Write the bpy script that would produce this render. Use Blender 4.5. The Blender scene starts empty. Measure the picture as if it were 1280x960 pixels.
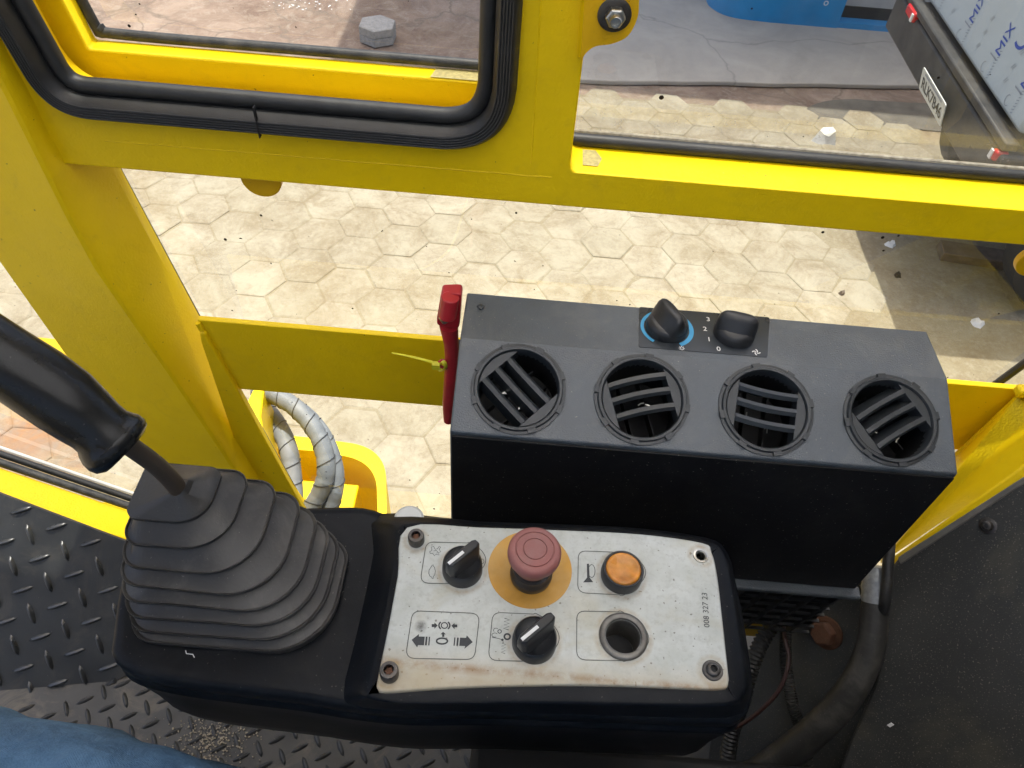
import bpy, bmesh, math, random
from mathutils import Vector, Matrix, noise
random.seed(7)
S = bpy.context.scene
C = S.collection
R = math.radians

# ------------------------------------------------------------ camera
FOC = 950.0                                   # focal length in pixels of a 1280x960 frame
NAD = (572.0, 1284.0)                         # where plumb lines meet
d_ = Vector((NAD[0]-640, -(NAD[1]-480), FOC)).normalized()
x_ = Vector((-d_.y, d_.x, 0)).normalized()
X3 = Vector((x_.x, x_.y, 0)); Z3 = Vector((-d_.x, -d_.y, d_.z)); Y3 = Z3.cross(X3)
CAMROT = Matrix((X3, Y3, Z3))                 # world = CAMROT @ camera vector
cam_d = bpy.data.cameras.new('camera'); cam = bpy.data.objects.new('camera', cam_d); C.objects.link(cam)
cam_d.sensor_width = 36; cam_d.lens = FOC/1280*36; cam_d.clip_start = .01; cam_d.clip_end = 3000
cam.matrix_world = CAMROT.to_4x4()
S.camera = cam

# ------------------------------------------------------------ world, sun, exposure
SUN_EL, SUN_AZ = 80.0, 84.0                   # azimuth measured from +X towards +Y
w = bpy.data.worlds.new('World'); S.world = w; w.use_nodes = True
nt = w.node_tree; bg = nt.nodes['Background']
sky = nt.nodes.new('ShaderNodeTexSky'); sky.sky_type = 'NISHITA'; sky.sun_disc = False
sky.sun_elevation = R(SUN_EL); sky.sun_rotation = R(90-SUN_AZ); sky.dust_density = 5.0; sky.air_density = .7; sky.ozone_density = .3
nt.links.new(sky.outputs[0], bg.inputs[0]); bg.inputs[1].default_value = .15
sl = bpy.data.lights.new('sun', 'SUN'); sl.energy = 2.5; sl.angle = R(.6); sl.color = (1, .95, .87)
so = bpy.data.objects.new('sun', sl); C.objects.link(so)
sd = Vector((math.cos(R(SUN_EL))*math.cos(R(SUN_AZ)), math.cos(R(SUN_EL))*math.sin(R(SUN_AZ)), math.sin(R(SUN_EL))))
so.rotation_euler = sd.to_track_quat('Z', 'Y').to_euler()
S.view_settings.view_transform = 'Standard'; S.view_settings.look = 'None'
S.view_settings.exposure = 1.15; S.view_settings.gamma = 1; S.view_settings.use_curve_mapping = False
S.cycles.max_bounces = 10; S.cycles.transparent_max_bounces = 16

# ------------------------------------------------------------ helpers
def ray(px, py): return CAMROT @ Vector((px-640, -(py-480), -FOC))
def at(px, py, x=None, y=None, z=None, n=None, p=None):
    """point of a real plane (x=, y=, z= or normal n through p) seen at a pixel"""
    r = ray(px, py)
    if x is not None: t = x/r.x
    elif y is not None: t = y/r.y
    elif z is not None: t = z/r.z
    else: n = Vector(n); t = n.dot(Vector(p))/n.dot(r)
    return r*t

def obj(name, bm, m, parent=None, smooth=False, bevel=0, seg=2, sub=0, ang=35):
    me = bpy.data.meshes.new(name)
    if isinstance(bm, bmesh.types.BMesh):
        bmesh.ops.recalc_face_normals(bm, faces=bm.faces); bm.to_mesh(me); bm.free()
    else: me = bm
    if m is not None:
        me.materials.clear(); me.materials.append(m)
    o = bpy.data.objects.new(name, me); C.objects.link(o)
    if parent: o.parent = parent; o.matrix_parent_inverse = Matrix()
    if parent and parent.type == 'EMPTY' or parent:
        root = Vector((0, 0, 0)); q = parent
        while q: root += q.location; q = q.parent
        o.location = -root
    if bevel:
        b = o.modifiers.new('b', 'BEVEL'); b.width = bevel; b.segments = seg; b.limit_method = 'ANGLE'; b.angle_limit = R(30); b.harden_normals = False
    if sub:
        s = o.modifiers.new('s', 'SUBSURF'); s.levels = sub; s.render_levels = sub
    if smooth or bevel:
        for p in me.polygons: p.use_smooth = True
        if not sub: me.set_sharp_from_angle(angle=R(ang))
    return o
def tag(o, label=None, cat=None, group=None, kind=None):
    if label: o['label'] = label
    if cat: o['category'] = cat
    if group: o['group'] = group
    if kind: o['kind'] = kind
    return o
def thing(name, label, cat, loc=(0, 0, 0), group=None):
    o = bpy.data.objects.new(name, None); C.objects.link(o); o.location = loc; o.empty_display_size = .05
    return tag(o, label, cat, group)
def struct(name, bm, m, **k): return tag(obj(name, bm, m, **k), kind='structure')

def box(bm, c, s, rot=None):
    m = Matrix.LocRotScale(Vector(c), rot, Vector(s)); bmesh.ops.create_cube(bm, size=1, matrix=m); return bm
def nb(): return bmesh.new()
def prism(bm, pts, vec):
    """closed polygon pts extruded along vec"""
    vec = Vector(vec); a = [bm.verts.new(Vector(p)) for p in pts]; b = [bm.verts.new(Vector(p)+vec) for p in pts]
    n = len(a)
    try: bm.faces.new(a); bm.faces.new(b[::-1])
    except ValueError: pass
    for i in range(n): bm.faces.new((a[i], a[(i+1) % n], b[(i+1) % n], b[i]))
    return bm
def loft(bm, rings, cap0=True, cap1=True, closed=True):
    vs = [[bm.verts.new(Vector(p)) for p in r] for r in rings]; n = len(vs[0])
    for a, b in zip(vs, vs[1:]):
        for i in range(n if closed else n-1): bm.faces.new((a[i], a[(i+1) % n], b[(i+1) % n], b[i]))
    if cap0: bm.faces.new(vs[0][::-1])
    if cap1: bm.faces.new(vs[-1])
    return bm
def basis(axis):
    a = Vector(axis).normalized(); t = Vector((0, 0, 1)) if abs(a.z) < .9 else Vector((1, 0, 0))
    u = t.cross(a).normalized(); return u, a.cross(u), a
def lathe(bm, c, axis, prof, seg=48, cap0=True, cap1=True, wob=None):
    u, v, a = basis(axis); c = Vector(c); rings = []
    for (r, h) in prof:
        rr = []
        for i in range(seg):
            t = 2*math.pi*i/seg; q = r*(wob(t, h) if wob else 1)
            rr.append(c+a*h+u*q*math.cos(t)+v*q*math.sin(t))
        rings.append(rr)
    return loft(bm, rings, cap0, cap1)
def catmull(P, n=8, closed=False):
    P = [Vector(p) for p in P]; out = []; N = len(P)
    for i in range(N if closed else N-1):
        p0 = P[(i-1) % N] if closed or i else P[0]*2-P[1]
        p1, p2 = P[i], P[(i+1) % N]
        p3 = P[(i+2) % N] if closed or i+2 < N else P[-1]*2-P[-2]
        for k in range(n):
            t = k/n
            out.append(.5*((2*p1)+(p2-p0)*t+(2*p0-5*p1+4*p2-p3)*t*t+(3*p1-p0-3*p2+p3)*t**3))
    if not closed: out.append(P[-1])
    return out
def tube(bm, path, r, seg=16, cap=True, rf=None, flat=1.0):
    path = [Vector(p) for p in path]; rings = []; prev = None; L = 0
    for i, p in enumerate(path):
        t = (path[min(i+1, len(path)-1)]-path[max(i-1, 0)]).normalized()
        if prev is None: u, v, _ = basis(t)
        else: u = (prev-t*prev.dot(t)).normalized(); v = t.cross(u)
        prev = u
        if i: L += (p-path[i-1]).length
        q = rf(L, i) if rf else r
        rings.append([p+u*q*math.cos(2*math.pi*k/seg)+v*q*flat*math.sin(2*math.pi*k/seg) for k in range(seg)])
    return loft(bm, rings, cap, cap)
def resample(path, step):
    out = [path[0].copy()]; acc = 0
    for a, b in zip(path, path[1:]):
        d = (b-a).length; s = step-acc
        while s <= d: out.append(a.lerp(b, s/d)); s += step
        acc = (acc+d) % step
    return out
def fillet(P, rad, n=6, closed=True):
    """round the corners of a polygon; rad is a number or a list"""
    P = [Vector(p) for p in P]; N = len(P); out = []
    for i, p in enumerate(P):
        r = rad[i] if isinstance(rad, (list, tuple)) else rad
        if r <= 0 or (not closed and i in (0, N-1)): out.append(p); continue
        a = (P[i-1]-p); b = (P[(i+1) % N]-p); la, lb = a.length, b.length; a.normalize(); b.normalize()
        th = a.angle(b); t = min(r/math.tan(th/2), la*.49, lb*.49)
        p0, p2 = p+a*t, p+b*t
        for k in range(n+1):
            s = k/n; out.append(p0*(1-s)**2+p*2*s*(1-s)*.9+p*0 + p2*s*s + (p0+p2)*.5*2*s*(1-s)*.1)
    return out
def offset2(P, d, closed=True, ax=(0, 2)):
    """offset a polyline in the plane of two axes; positive = to its left"""
    out = []; N = len(P); i0, i1 = ax
    for i in range(N):
        a = P[i-1] if closed or i else P[0]; b = P[(i+1) % N] if closed or i < N-1 else P[-1]
        t = Vector((b[i0]-a[i0], b[i1]-a[i1])).normalized(); n = Vector((-t.y, t.x))
        q = Vector(P[i]); q[i0] += n.x*d; q[i1] += n.y*d; out.append(q)
    return out
def plate_holes(bm, outer, holes, vec):
    """flat plate with holes, thickness vec"""
    edges = []; vs = []
    for loop in [outer]+holes:
        a = [bm.verts.new(Vector(p)) for p in loop]
        for i in range(len(a)): edges.append(bm.edges.new((a[i], a[(i+1) % len(a)])))
    r = bmesh.ops.triangle_fill(bm, use_beauty=True, use_dissolve=False, edges=edges)
    f = [g for g in r['geom'] if isinstance(g, bmesh.types.BMFace)]
    e = bmesh.ops.extrude_face_region(bm, geom=f)
    bmesh.ops.translate(bm, vec=Vector(vec), verts=[g for g in e['geom'] if isinstance(g, bmesh.types.BMVert)])
    return bm
def strip(bm, pts, wd, n=(0, 0, 1), closed=False, lift=0):
    """flat printed line of width wd on a plane with normal n"""
    n = Vector(n).normalized(); P = [Vector(p)+n*lift for p in pts]; N = len(P); L = []; Rr = []
    for i in range(N):
        a = P[i-1] if closed or i else P[0]; b = P[(i+1) % N] if closed or i < N-1 else P[-1]
        s = n.cross((b-a).normalized())*wd/2
        L.append(bm.verts.new(P[i]+s)); Rr.append(bm.verts.new(P[i]-s))
    for i in range(N if closed else N-1):
        j = (i+1) % N; bm.faces.new((L[i], Rr[i], Rr[j], L[j]))
    return bm
def poly(bm, pts, n=(0, 0, 1), lift=0):
    n = Vector(n).normalized(); bm.faces.new([bm.verts.new(Vector(p)+n*lift) for p in pts]); return bm
def text(name, s, c, u, v, h, m, parent, lift=.0004, bold=0, align='CENTER'):
    cu = bpy.data.curves.new('t', 'FONT'); cu.body = s; cu.size = 1; cu.align_x = align; cu.align_y = 'CENTER'; cu.offset = bold; cu.resolution_u = 3
    to = bpy.data.objects.new('t', cu); me = bpy.data.meshes.new_from_object(to)
    u = Vector(u).normalized(); v = Vector(v).normalized(); n = u.cross(v)
    M = Matrix((u, v, n)).transposed().to_4x4(); M.translation = Vector(c)+n*lift
    me.transform(M @ Matrix.Diagonal((h*1.4, h*1.4, 1, 1))); me.name = name
    bpy.data.objects.remove(to); bpy.data.curves.remove(cu)
    return obj(name, me, m, parent)

# ------------------------------------------------------------ materials
class NT:
    def __init__(s, name):
        s.m = bpy.data.materials.new(name); s.m.use_nodes = True; s.t = s.m.node_tree; s.p = s.t.nodes['Principled BSDF']
        s.co = s.t.nodes.new('ShaderNodeNewGeometry').outputs['Position']
    def n(s, typ, **k):
        q = s.t.nodes.new('ShaderNode'+typ)
        for a, b in k.items():
            if a.startswith('_'): setattr(q, a[1:], b)
            else: q.inputs[a.replace('__', ' ')].default_value = b
        return q
    def l(s, a, b): s.t.links.new(a, b)
    def noise(s, scale, detail=4, rough=.55, dist=0, co=None):
        q = s.n('TexNoise', Scale=scale, Detail=detail, Roughness=rough, Distortion=dist); s.l(co or s.co, q.inputs['Vector']); return q.outputs[0]
    def ramp(s, f, stops):
        q = s.n('ValToRGB'); e = q.color_ramp.elements
        while len(e) < len(stops): e.new(.5)
        for a, (p, c) in zip(e, stops):
            a.position = p; a.color = (c if isinstance(c, (tuple, list)) else (c, c, c))[:3]+(1,) if isinstance(c, tuple) else (c, c, c, 1)
        s.l(f, q.inputs[0]); return q.outputs[0]
    def mix(s, f, a, b, mode='MIX'):
        q = s.t.nodes.new('ShaderNodeMix'); q.data_type = 'RGBA'; q.blend_type = mode
        if isinstance(f, (int, float)): q.inputs[0].default_value = f
        else: s.l(f, q.inputs[0])
        for k, vv in ((6, a), (7, b)):
            if isinstance(vv, tuple): q.inputs[k].default_value = vv[:3]+(1,)
            else: s.l(vv, q.inputs[k])
        return q.outputs[2]
    def math(s, op, a, b=0.0):
        q = s.n('Math', _operation=op)
        for k, vv in ((0, a), (1, b)):
            if isinstance(vv, (int, float)): q.inputs[k].default_value = vv
            else: s.l(vv, q.inputs[k])
        return q.outputs[0]
    def bump(s, h, strength, dist=.001):
        q = s.n('Bump', Strength=strength, Distance=dist); s.l(h, q.inputs['Height'])
        if s.p.inputs['Normal'].links: s.l(s.p.inputs['Normal'].links[0].from_socket, q.inputs['Normal'])
        s.l(q.outputs[0], s.p.inputs['Normal'])
    def col(s, c):
        if isinstance(c, tuple): s.p.inputs['Base Color'].default_value = c[:3]+(1,)
        else: s.l(c, s.p.inputs['Base Color'])
    def rough(s, r):
        if isinstance(r, (int, float)): s.p.inputs['Roughness'].default_value = r
        else: s.l(r, s.p.inputs['Roughness'])
def lerp3(a, k): return tuple(x*k for x in a)
def simple(name, c, rough=.5, metal=0, nscale=30, var=.15, bs=0, bsc=800, dust=0, dcol=(.35, .31, .25), spec=None, dsc=9):
    s = NT(name); c2 = lerp3(c, 1-var)
    col = s.mix(s.ramp(s.noise(nscale, 5), [(.3, 0.), (.7, 1.)]), c, c2)
    if dust: col = s.mix(s.math('MULTIPLY', s.ramp(s.noise(dsc, 8, .65), [(.42, 0.), (.75, 1.)]), dust), col, dcol)
    s.col(col); s.rough(s.math('ADD', s.math('MULTIPLY', s.noise(nscale*.7, 4), .2), rough-.1)); s.p.inputs['Metallic'].default_value = metal
    if spec is not None: s.p.inputs['Specular IOR Level'].default_value = spec
    if bs: s.bump(s.noise(bsc, 2), bs, .0006)
    return s.m

def yellow_paint(name, c=(.88, .62, .003), rough=.42):
    s = NT(name)
    col = s.mix(s.ramp(s.noise(6, 4), [(.35, 0.), (.7, 1.)]), c, (c[0]*.9, c[1]*.88, c[2]))
    grime = s.math('MULTIPLY', s.ramp(s.noise(22, 9, .75, 1), [(.54, 0.), (.76, 1.)]), .16)
    col = s.mix(grime, col, (.22, .16, .05))
    speck = s.ramp(s.noise(230, 2, .4), [(.75, 0.), (.78, 1.)])
    col = s.mix(s.math('MULTIPLY', speck, .7), col, (.10, .07, .03))
    s.col(col); s.rough(s.math('ADD', s.math('MULTIPLY', s.noise(14, 5), .25), rough-.1))
    s.p.inputs['Specular IOR Level'].default_value = .26
    s.bump(s.noise(380, 2, .5), .4, .0009); s.bump(s.noise(60, 2), .2, .0015)
    return s.m
M = {}
M['yellow'] = yellow_paint('yellow_enamel')
M['yellow2'] = yellow_paint('yellow_orange_enamel', (.74, .44, .006), .4)
M['gasket'] = simple('black_rubber', (.018, .019, .02), .48, bs=.25, bsc=900, dust=.12, dcol=(.12, .12, .12), dsc=40)
M['seal'] = simple('dusty_rubber', (.028, .03, .032), .5, bs=.2, dust=.35, dcol=(.2, .19, .17), dsc=60)
def black_plastic(name, c=(.022, .024, .027), rough=.42, grain=.55, gs=1500, dust=.12, patch=.5, sp=.5):
    s = NT(name)
    col = s.mix(s.ramp(s.noise(18, 6, .6), [(.35, 0.), (.7, 1.)]), c, lerp3(c, 1.35))
    d = s.math('MULTIPLY', s.ramp(s.noise(26, 8, .7, .6), [(.48, 0.), (.78, 1.)]), dust)
    col = s.mix(d, col, (.28, .26, .22))
    sp_ = s.math('MULTIPLY', s.ramp(s.noise(520, 1, .3), [(.76, 0.), (.8, 1.)]), patch)
    col = s.mix(sp_, col, (.35, .33, .28))
    s.col(col); s.rough(s.math('ADD', s.math('MULTIPLY', s.noise(9, 5, .6), .28), rough-.14))
    s.p.inputs['Specular IOR Level'].default_value = sp
    s.bump(s.noise(gs, 2, .6), grain, .0005)
    return s.m
M['ac'] = black_plastic('grained_black_abs', (.052, .064, .076), .48, 1.0, 700, .18, .5, .9)
M['console'] = black_plastic('moulded_black_plastic', (.006, .007, .009), .34, .22, 700, .03, .2, .13)
M['ac_shaded'] = black_plastic('shaded_black_front', (.008, .008, .009), .5, .3, 900, .05, .6, .28)  # shade on the heater front, put into a blacker colour than the housing
M['knob'] = black_plastic('satin_black_knob', (.017, .018, .02), .36, .15, 900, .05, .2)
M['vent'] = black_plastic('vent_plastic', (.024, .028, .032), .34, .12, 900, .05, .1)
M['dark'] = simple('dark_cavity_plastic', (.008, .008, .009), .7)
M['boot'] = black_plastic('bellows_rubber', (.027, .026, .025), .42, .35, 420, .22, .25, .5)
M['grip'] = black_plastic('glossy_grip_rubber', (.007, .0075, .008), .27, .25, 600, .04, .1, .3)
M['shaft'] = simple('worn_bronze_shaft', (.07, .055, .042), .5, .4, bs=.3, bsc=300, dust=.3, dcol=(.15, .1, .06))
M['steel'] = simple('zinc_steel', (.55, .54, .5), .3, 1, 60, .3)
M['darksteel'] = simple('blackened_steel', (.11, .105, .1), .42, .8, 90, .3, bs=.2, dust=.2, dcol=(.2, .13, .08), dsc=80)
M['rust'] = simple('rusty_bolt_steel', (.15, .065, .035), .75, .1, 120, .5, bs=.8, bsc=500, dust=.4, dcol=(.16, .09, .05), dsc=70)
M['red'] = simple('red_hammer_plastic', (.5, .018, .03), .38, 0, 40, .2, bs=.12, dust=.1)
M['tie'] = simple('yellow_nylon', (.75, .7, .03), .4)
M['print'] = simple('dark_print_ink', (.035, .04, .045), .5, var=.3, nscale=300)
M['printline'] = simple('grey_print_ink', (.10, .11, .10), .5, var=.4, nscale=300)
M['white'] = simple('white_print', (.78, .78, .76), .45, var=.1)
M['blueprint'] = simple('blue_dial_print', (.05, .34, .62), .4)
M['label_strip'] = simple('smooth_label_film', (.032, .039, .047), .3, var=.2)
M['estop'] = simple('faded_red_plastic', (.30, .105, .092), .5, 0, 60, .25, bs=.2, bsc=600, dust=.3, dcol=(.42, .25, .23), dsc=60)
M['orange_disc'] = simple('worn_ochre_disc', (.55, .29, .045), .42, .25, 40, .3, bs=.1, dust=.5, dcol=(.50, .36, .16), dsc=30)
M['lens'] = simple('amber_lens', (.72, .27, .03), .3, 0, 90, .45, dust=.5, dcol=(.75, .42, .12), dsc=70)
M['lens'].node_tree.nodes['Principled BSDF'].inputs['Subsurface Weight'].default_value = .2
M['lens'].node_tree.nodes['Principled BSDF'].inputs['Subsurface Radius'].default_value = (.004, .002, .001)
M['ring'] = simple('scuffed_grey_ring', (.20, .19, .17), .4, .6, 120, .4, bs=.3)
M['tape'] = simple('silver_cloth_tape', (.40, .42, .43), .42, .3, 200, .3, bs=.6, bsc=300)
M['hose'] = black_plastic('hose_rubber', (.021, .0205, .019), .55, .3, 500, .25, .3)
M['conduit'] = black_plastic('conduit_plastic', (.018, .018, .018), .45, .1, 500, .2, .2)
M['redwire'] = simple('maroon_wire', (.045, .015, .013), .5)
M['cap_white'] = simple('clear_white_cap', (.6, .62, .6), .3)
M['paper'] = simple('white_litter', (.75, .75, .72), .6)
M['paperdust'] = simple('dusty_sealant', (.42, .38, .30), .8, 0, 150, .5, bs=.6, bsc=300)
M['wood'] = simple('weathered_wood', (.17, .13, .10), .8, 0, 20, .5, bs=.8, bsc=120)
M['skin_blue'] = None
# spiral wrap
def spiral_mat():
    s = NT('grey_spiral_wrap'); s.col(s.mix(s.ramp(s.noise(40, 5), [(.3, 0.), (.7, 1.)]), (.15, .17, .19), (.22, .24, .255))); s.rough(.55)
    s.bump(s.noise(200, 3), .4); return s.m
M['wrap'] = spiral_mat(); M['wrapgap'] = simple('hose_dark', (.05, .055, .06), .6)
# control plate
def plate_mat():
    s = NT('worn_control_plate')
    c = s.mix(s.ramp(s.noise(35, 7, .65), [(.3, 0.), (.7, 1.)]), (.55, .575, .55), (.42, .44, .405))
    c = s.mix(s.math('MULTIPLY', s.ramp(s.noise(240, 4, .7), [(.5, 0.), (.68, 1.)]), .35), c, (.30, .30, .27))
    c = s.mix(s.ramp(s.noise(330, 1, .2), [(.755, 0.), (.775, .75)]), c, (.14, .13, .11))
    sep = s.n('SeparateXYZ'); s.l(s.co, sep.inputs[0])
    # brown grime gathered along the edge nearest the seat
    e = s.math('ADD', s.math('MULTIPLY', sep.outputs[1], -1.), .222)
    e = s.math('MULTIPLY', e, 38.); e = s.math('SUBTRACT', e, s.math('MULTIPLY', s.noise(60, 6, .7), .95)); e = s.math('MAXIMUM', s.math('MINIMUM', e, 1.), 0.)
    c = s.mix(s.math('MULTIPLY', e, .6), c, (.34, .24, .10))
    e2 = s.math('SUBTRACT', 1., s.math('MULTIPLY', s.math('ABSOLUTE', s.math('SUBTRACT', sep.outputs[1], .1925)), 200.)); e2 = s.math('MULTIPLY', s.math('MAXIMUM', e2, 0.), s.ramp(s.noise(45, 7, .75), [(.4, 0.), (.6, 1.)]))
    c = s.mix(s.math('MULTIPLY', e2, .75), c, (.24, .13, .04))
    for (qx, qy, qr) in ((779, 796, .020), (876, 695, .0085), (890.5, 838.5, .0095), (487, 843, .009), (520.5, 676, .009), (578, 712, .0185), (667.5, 803, .0185), (776.5, 719, .0185)):
        dn = s.n('VectorMath', _operation='DISTANCE'); dn.inputs[1].default_value = at(qx, qy, z=-.540); s.l(s.co, dn.inputs[0])
        k_ = s.math('SUBTRACT', 1., s.math('MULTIPLY', s.math('ABSOLUTE', s.math('SUBTRACT', dn.outputs['Value'], qr)), 330.)); k_ = s.math('MULTIPLY', s.math('MAXIMUM', k_, 0.), s.ramp(s.noise(90, 5, .7), [(.35, .1), (.65, 1.)]))
        c = s.mix(s.math('MULTIPLY', k_, .6), c, (.33, .22, .09))
    c = s.mix(s.math('MULTIPLY', s.ramp(s.noise(14, 8, .6, 1.2), [(.5, 0.), (.72, 1.)]), .55), c, (.43, .38, .24))
    # long scratches
    mp = s.n('Mapping'); mp.inputs['Scale'].default_value = (60, 6, 1); mp.inputs['Rotation'].default_value = (0, 0, R(-35)); s.l(s.co, mp.inputs[0])
    sc = s.ramp(s.noise(1.3, 6, .8, 0, mp.outputs[0]), [(.6, 0.), (.7, 1.)])
    c = s.mix(s.math('MULTIPLY', sc, .25), c, (.38, .38, .35))
    s.col(c); s.rough(s.math('ADD', s.math('MULTIPLY', s.noise(50, 5), .3), .3)); s.p.inputs['Metallic'].default_value = .12
    s.bump(s.noise(300, 4), .1, .0004); return s.m
M['plate'] = plate_mat()
# diamond tread
def tread_mat(name, c, dustk):
    s = NT(name)
    col = s.mix(s.ramp(s.noise(20, 6), [(.35, 0.), (.7, 1.)]), c, lerp3(c, 1.5))
    col = s.mix(s.math('MULTIPLY', s.ramp(s.noise(11, 9, .72, 1), [(.52, 0.), (.78, 1.)]), dustk), col, (.30, .25, .17))
    col = s.mix(s.ramp(s.noise(420, 2), [(.76, 0.), (.79, .6)]), col, (.4, .36, .28))
    s.col(col); s.rough(s.math('ADD', s.math('MULTIPLY', s.noise(30, 5), .3), .3)); s.bump(s.noise(500, 3), .3, .0006); return s.m
M['tread'] = tread_mat('painted_tread_plate', (.030, .031, .030), .2)
M['tread_floor'] = tread_mat('dusty_tread_floor', (.040, .040, .038), .55)
M['lug'] = simple('worn_lug_paint', (.055, .058, .06), .3, .2, 60, .4, spec=.9)
M['lug_floor'] = simple('worn_floor_lug', (.05, .05, .048), .4, .1, 60, .4)
# side panel (speckled black sheet)
def panel_mat(name, base, d1, d2, dk):
    s = NT(name)
    col = s.mix(s.ramp(s.noise(7, 7, .6, .5), [(.35, 0.), (.72, 1.)]), base, d1)
    mp = s.n('Mapping'); mp.inputs['Scale'].default_value = (14, 14, 2.5); s.l(s.co, mp.inputs[0])
    col = s.mix(s.math('MULTIPLY', s.ramp(s.noise(1., 5, .6, .4, mp.outputs[0]), [(.55, 0.), (.75, 1.)]), dk), col, d2)
    col = s.mix(s.ramp(s.noise(650, 1, .3), [(.66, 0.), (.74, .5)]), col, (.26, .24, .18))
    s.col(col); s.rough(s.math('ADD', s.math('MULTIPLY', s.noise(12, 5), .3), .42)); s.bump(s.noise(700, 2), .5, .0006); return s.m
M['sidepanel'] = panel_mat('speckled_black_sheet', (.030, .031, .030), (.050, .050, .046), (.10, .092, .062), .55)
M['dustedge'] = simple('dusty_worn_edge', (.13, .125, .11), .6, 0, 40, .5, bs=.4, dust=.3)
M['greyplate'] = panel_mat('dusty_grey_plate', (.035, .037, .037), (.07, .071, .066), (.10, .09, .055), .3)
# jeans
def jeans_mat():
    s = NT('washed_denim')
    c = s.mix(s.ramp(s.noise(38, 8, .75), [(.38, 0.), (.62, 1.)]), (.018, .075, .17), (.07, .17, .31))
    c = s.mix(s.math('MULTIPLY', s.noise(900, 2), .5), c, (.17, .29, .42))
    s.col(c); s.rough(.85)
    wv = s.n('TexWave', Scale=700., Distortion=1.); wv.bands_direction = 'DIAGONAL'; s.l(s.co, wv.inputs['Vector'])
    s.bump(wv.outputs[1], .5, .0008); s.bump(s.noise(45, 5, .6, .5), .8, .006); return s.m
M['jeans'] = jeans_mat()
# glass with a little grime and specks
def glass_mat():
    s = NT('dusty_window_glass'); t = s.t
    tr = s.n('BsdfTransparent'); tr.inputs[0].default_value = (.93, .96, .94, 1)
    gl = s.n('BsdfGlossy'); gl.inputs['Roughness'].default_value = .01
    df = s.n('BsdfDiffuse'); df.inputs[0].default_value = (.55, .52, .46, 1)
    dk = s.n('BsdfDiffuse'); dk.inputs[0].default_value = (.03, .025, .02, 1)
    ge = s.n('NewGeometry'); dt = s.n('VectorMath', _operation='DOT_PRODUCT'); s.l(ge.outputs['Normal'], dt.inputs[0]); s.l(ge.outputs['Incoming'], dt.inputs[1])
    cs_ = s.math('ABSOLUTE', dt.outputs['Value']); fk = s.math('ADD', s.math('MULTIPLY', s.math('POWER', s.math('SUBTRACT', 1., cs_), 5.), .92), .07)
    m1 = s.n('MixShader'); s.l(fk, m1.inputs[0]); s.l(tr.outputs[0], m1.inputs[1]); s.l(gl.outputs[0], m1.inputs[2])
    film = s.math('MULTIPLY', s.ramp(s.noise(9, 8, .7, 1), [(.35, 0.), (.85, 1.)]), .10)
    sp_ = s.n('SeparateXYZ'); s.l(s.co, sp_.inputs[0]); zz_ = sp_.outputs[2]
    ed_ = s.math('MULTIPLY', s.math('MAXIMUM', s.math('SUBTRACT', -.342, s.math('ADD', zz_, s.math('MULTIPLY', s.noise(45, 6, .7), .012))), 0.), 26.)
    ed_ = s.math('MULTIPLY', s.math('MINIMUM', ed_, .55), s.math('GREATER_THAN', zz_, -.42))
    film = s.math('MINIMUM', s.math('ADD', film, s.math('MULTIPLY', ed_, s.noise(120, 5, .7))), .9)
    m2 = s.n('MixShader'); s.l(film, m2.inputs[0]); s.l(m1.outputs[0], m2.inputs[1]); s.l(df.outputs[0], m2.inputs[2])
    vor = s.n('TexVoronoi', Scale=62.); s.l(s.co, vor.inputs['Vector'])
    size = s.math('MULTIPLY', s.math('POWER', s.noise(25, 1), 3.), .5)
    sp = s.math('LESS_THAN', vor.outputs['Distance'], s.math('MULTIPLY', size, .75))
    hit = s.math('MULTIPLY', sp, s.math('LESS_THAN', s.noise(31, 0), .5))
    m3 = s.n('MixShader'); s.l(hit, m3.inputs[0]); s.l(m2.outputs[0], m3.inputs[1]); s.l(dk.outputs[0], m3.inputs[2])
    t.links.new(m3.outputs[0], t.nodes['Material Output'].inputs[0]); return s.m
M['glass'] = glass_mat()
def milky():
    s = NT('milky_fill_sheet'); t = s.t
    a = s.n('BsdfTranslucent'); a.inputs[0].default_value = (.90, .91, .91, 1); b = s.n('BsdfDiffuse'); b.inputs[0].default_value = (.5, .5, .5, 1)
    m = s.n('MixShader'); m.inputs[0].default_value = .12; s.l(a.outputs[0], m.inputs[1]); s.l(b.outputs[0], m.inputs[2]); t.links.new(m.outputs[0], t.nodes['Material Output'].inputs[0]); return s.m
M['milky'] = milky()
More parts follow.
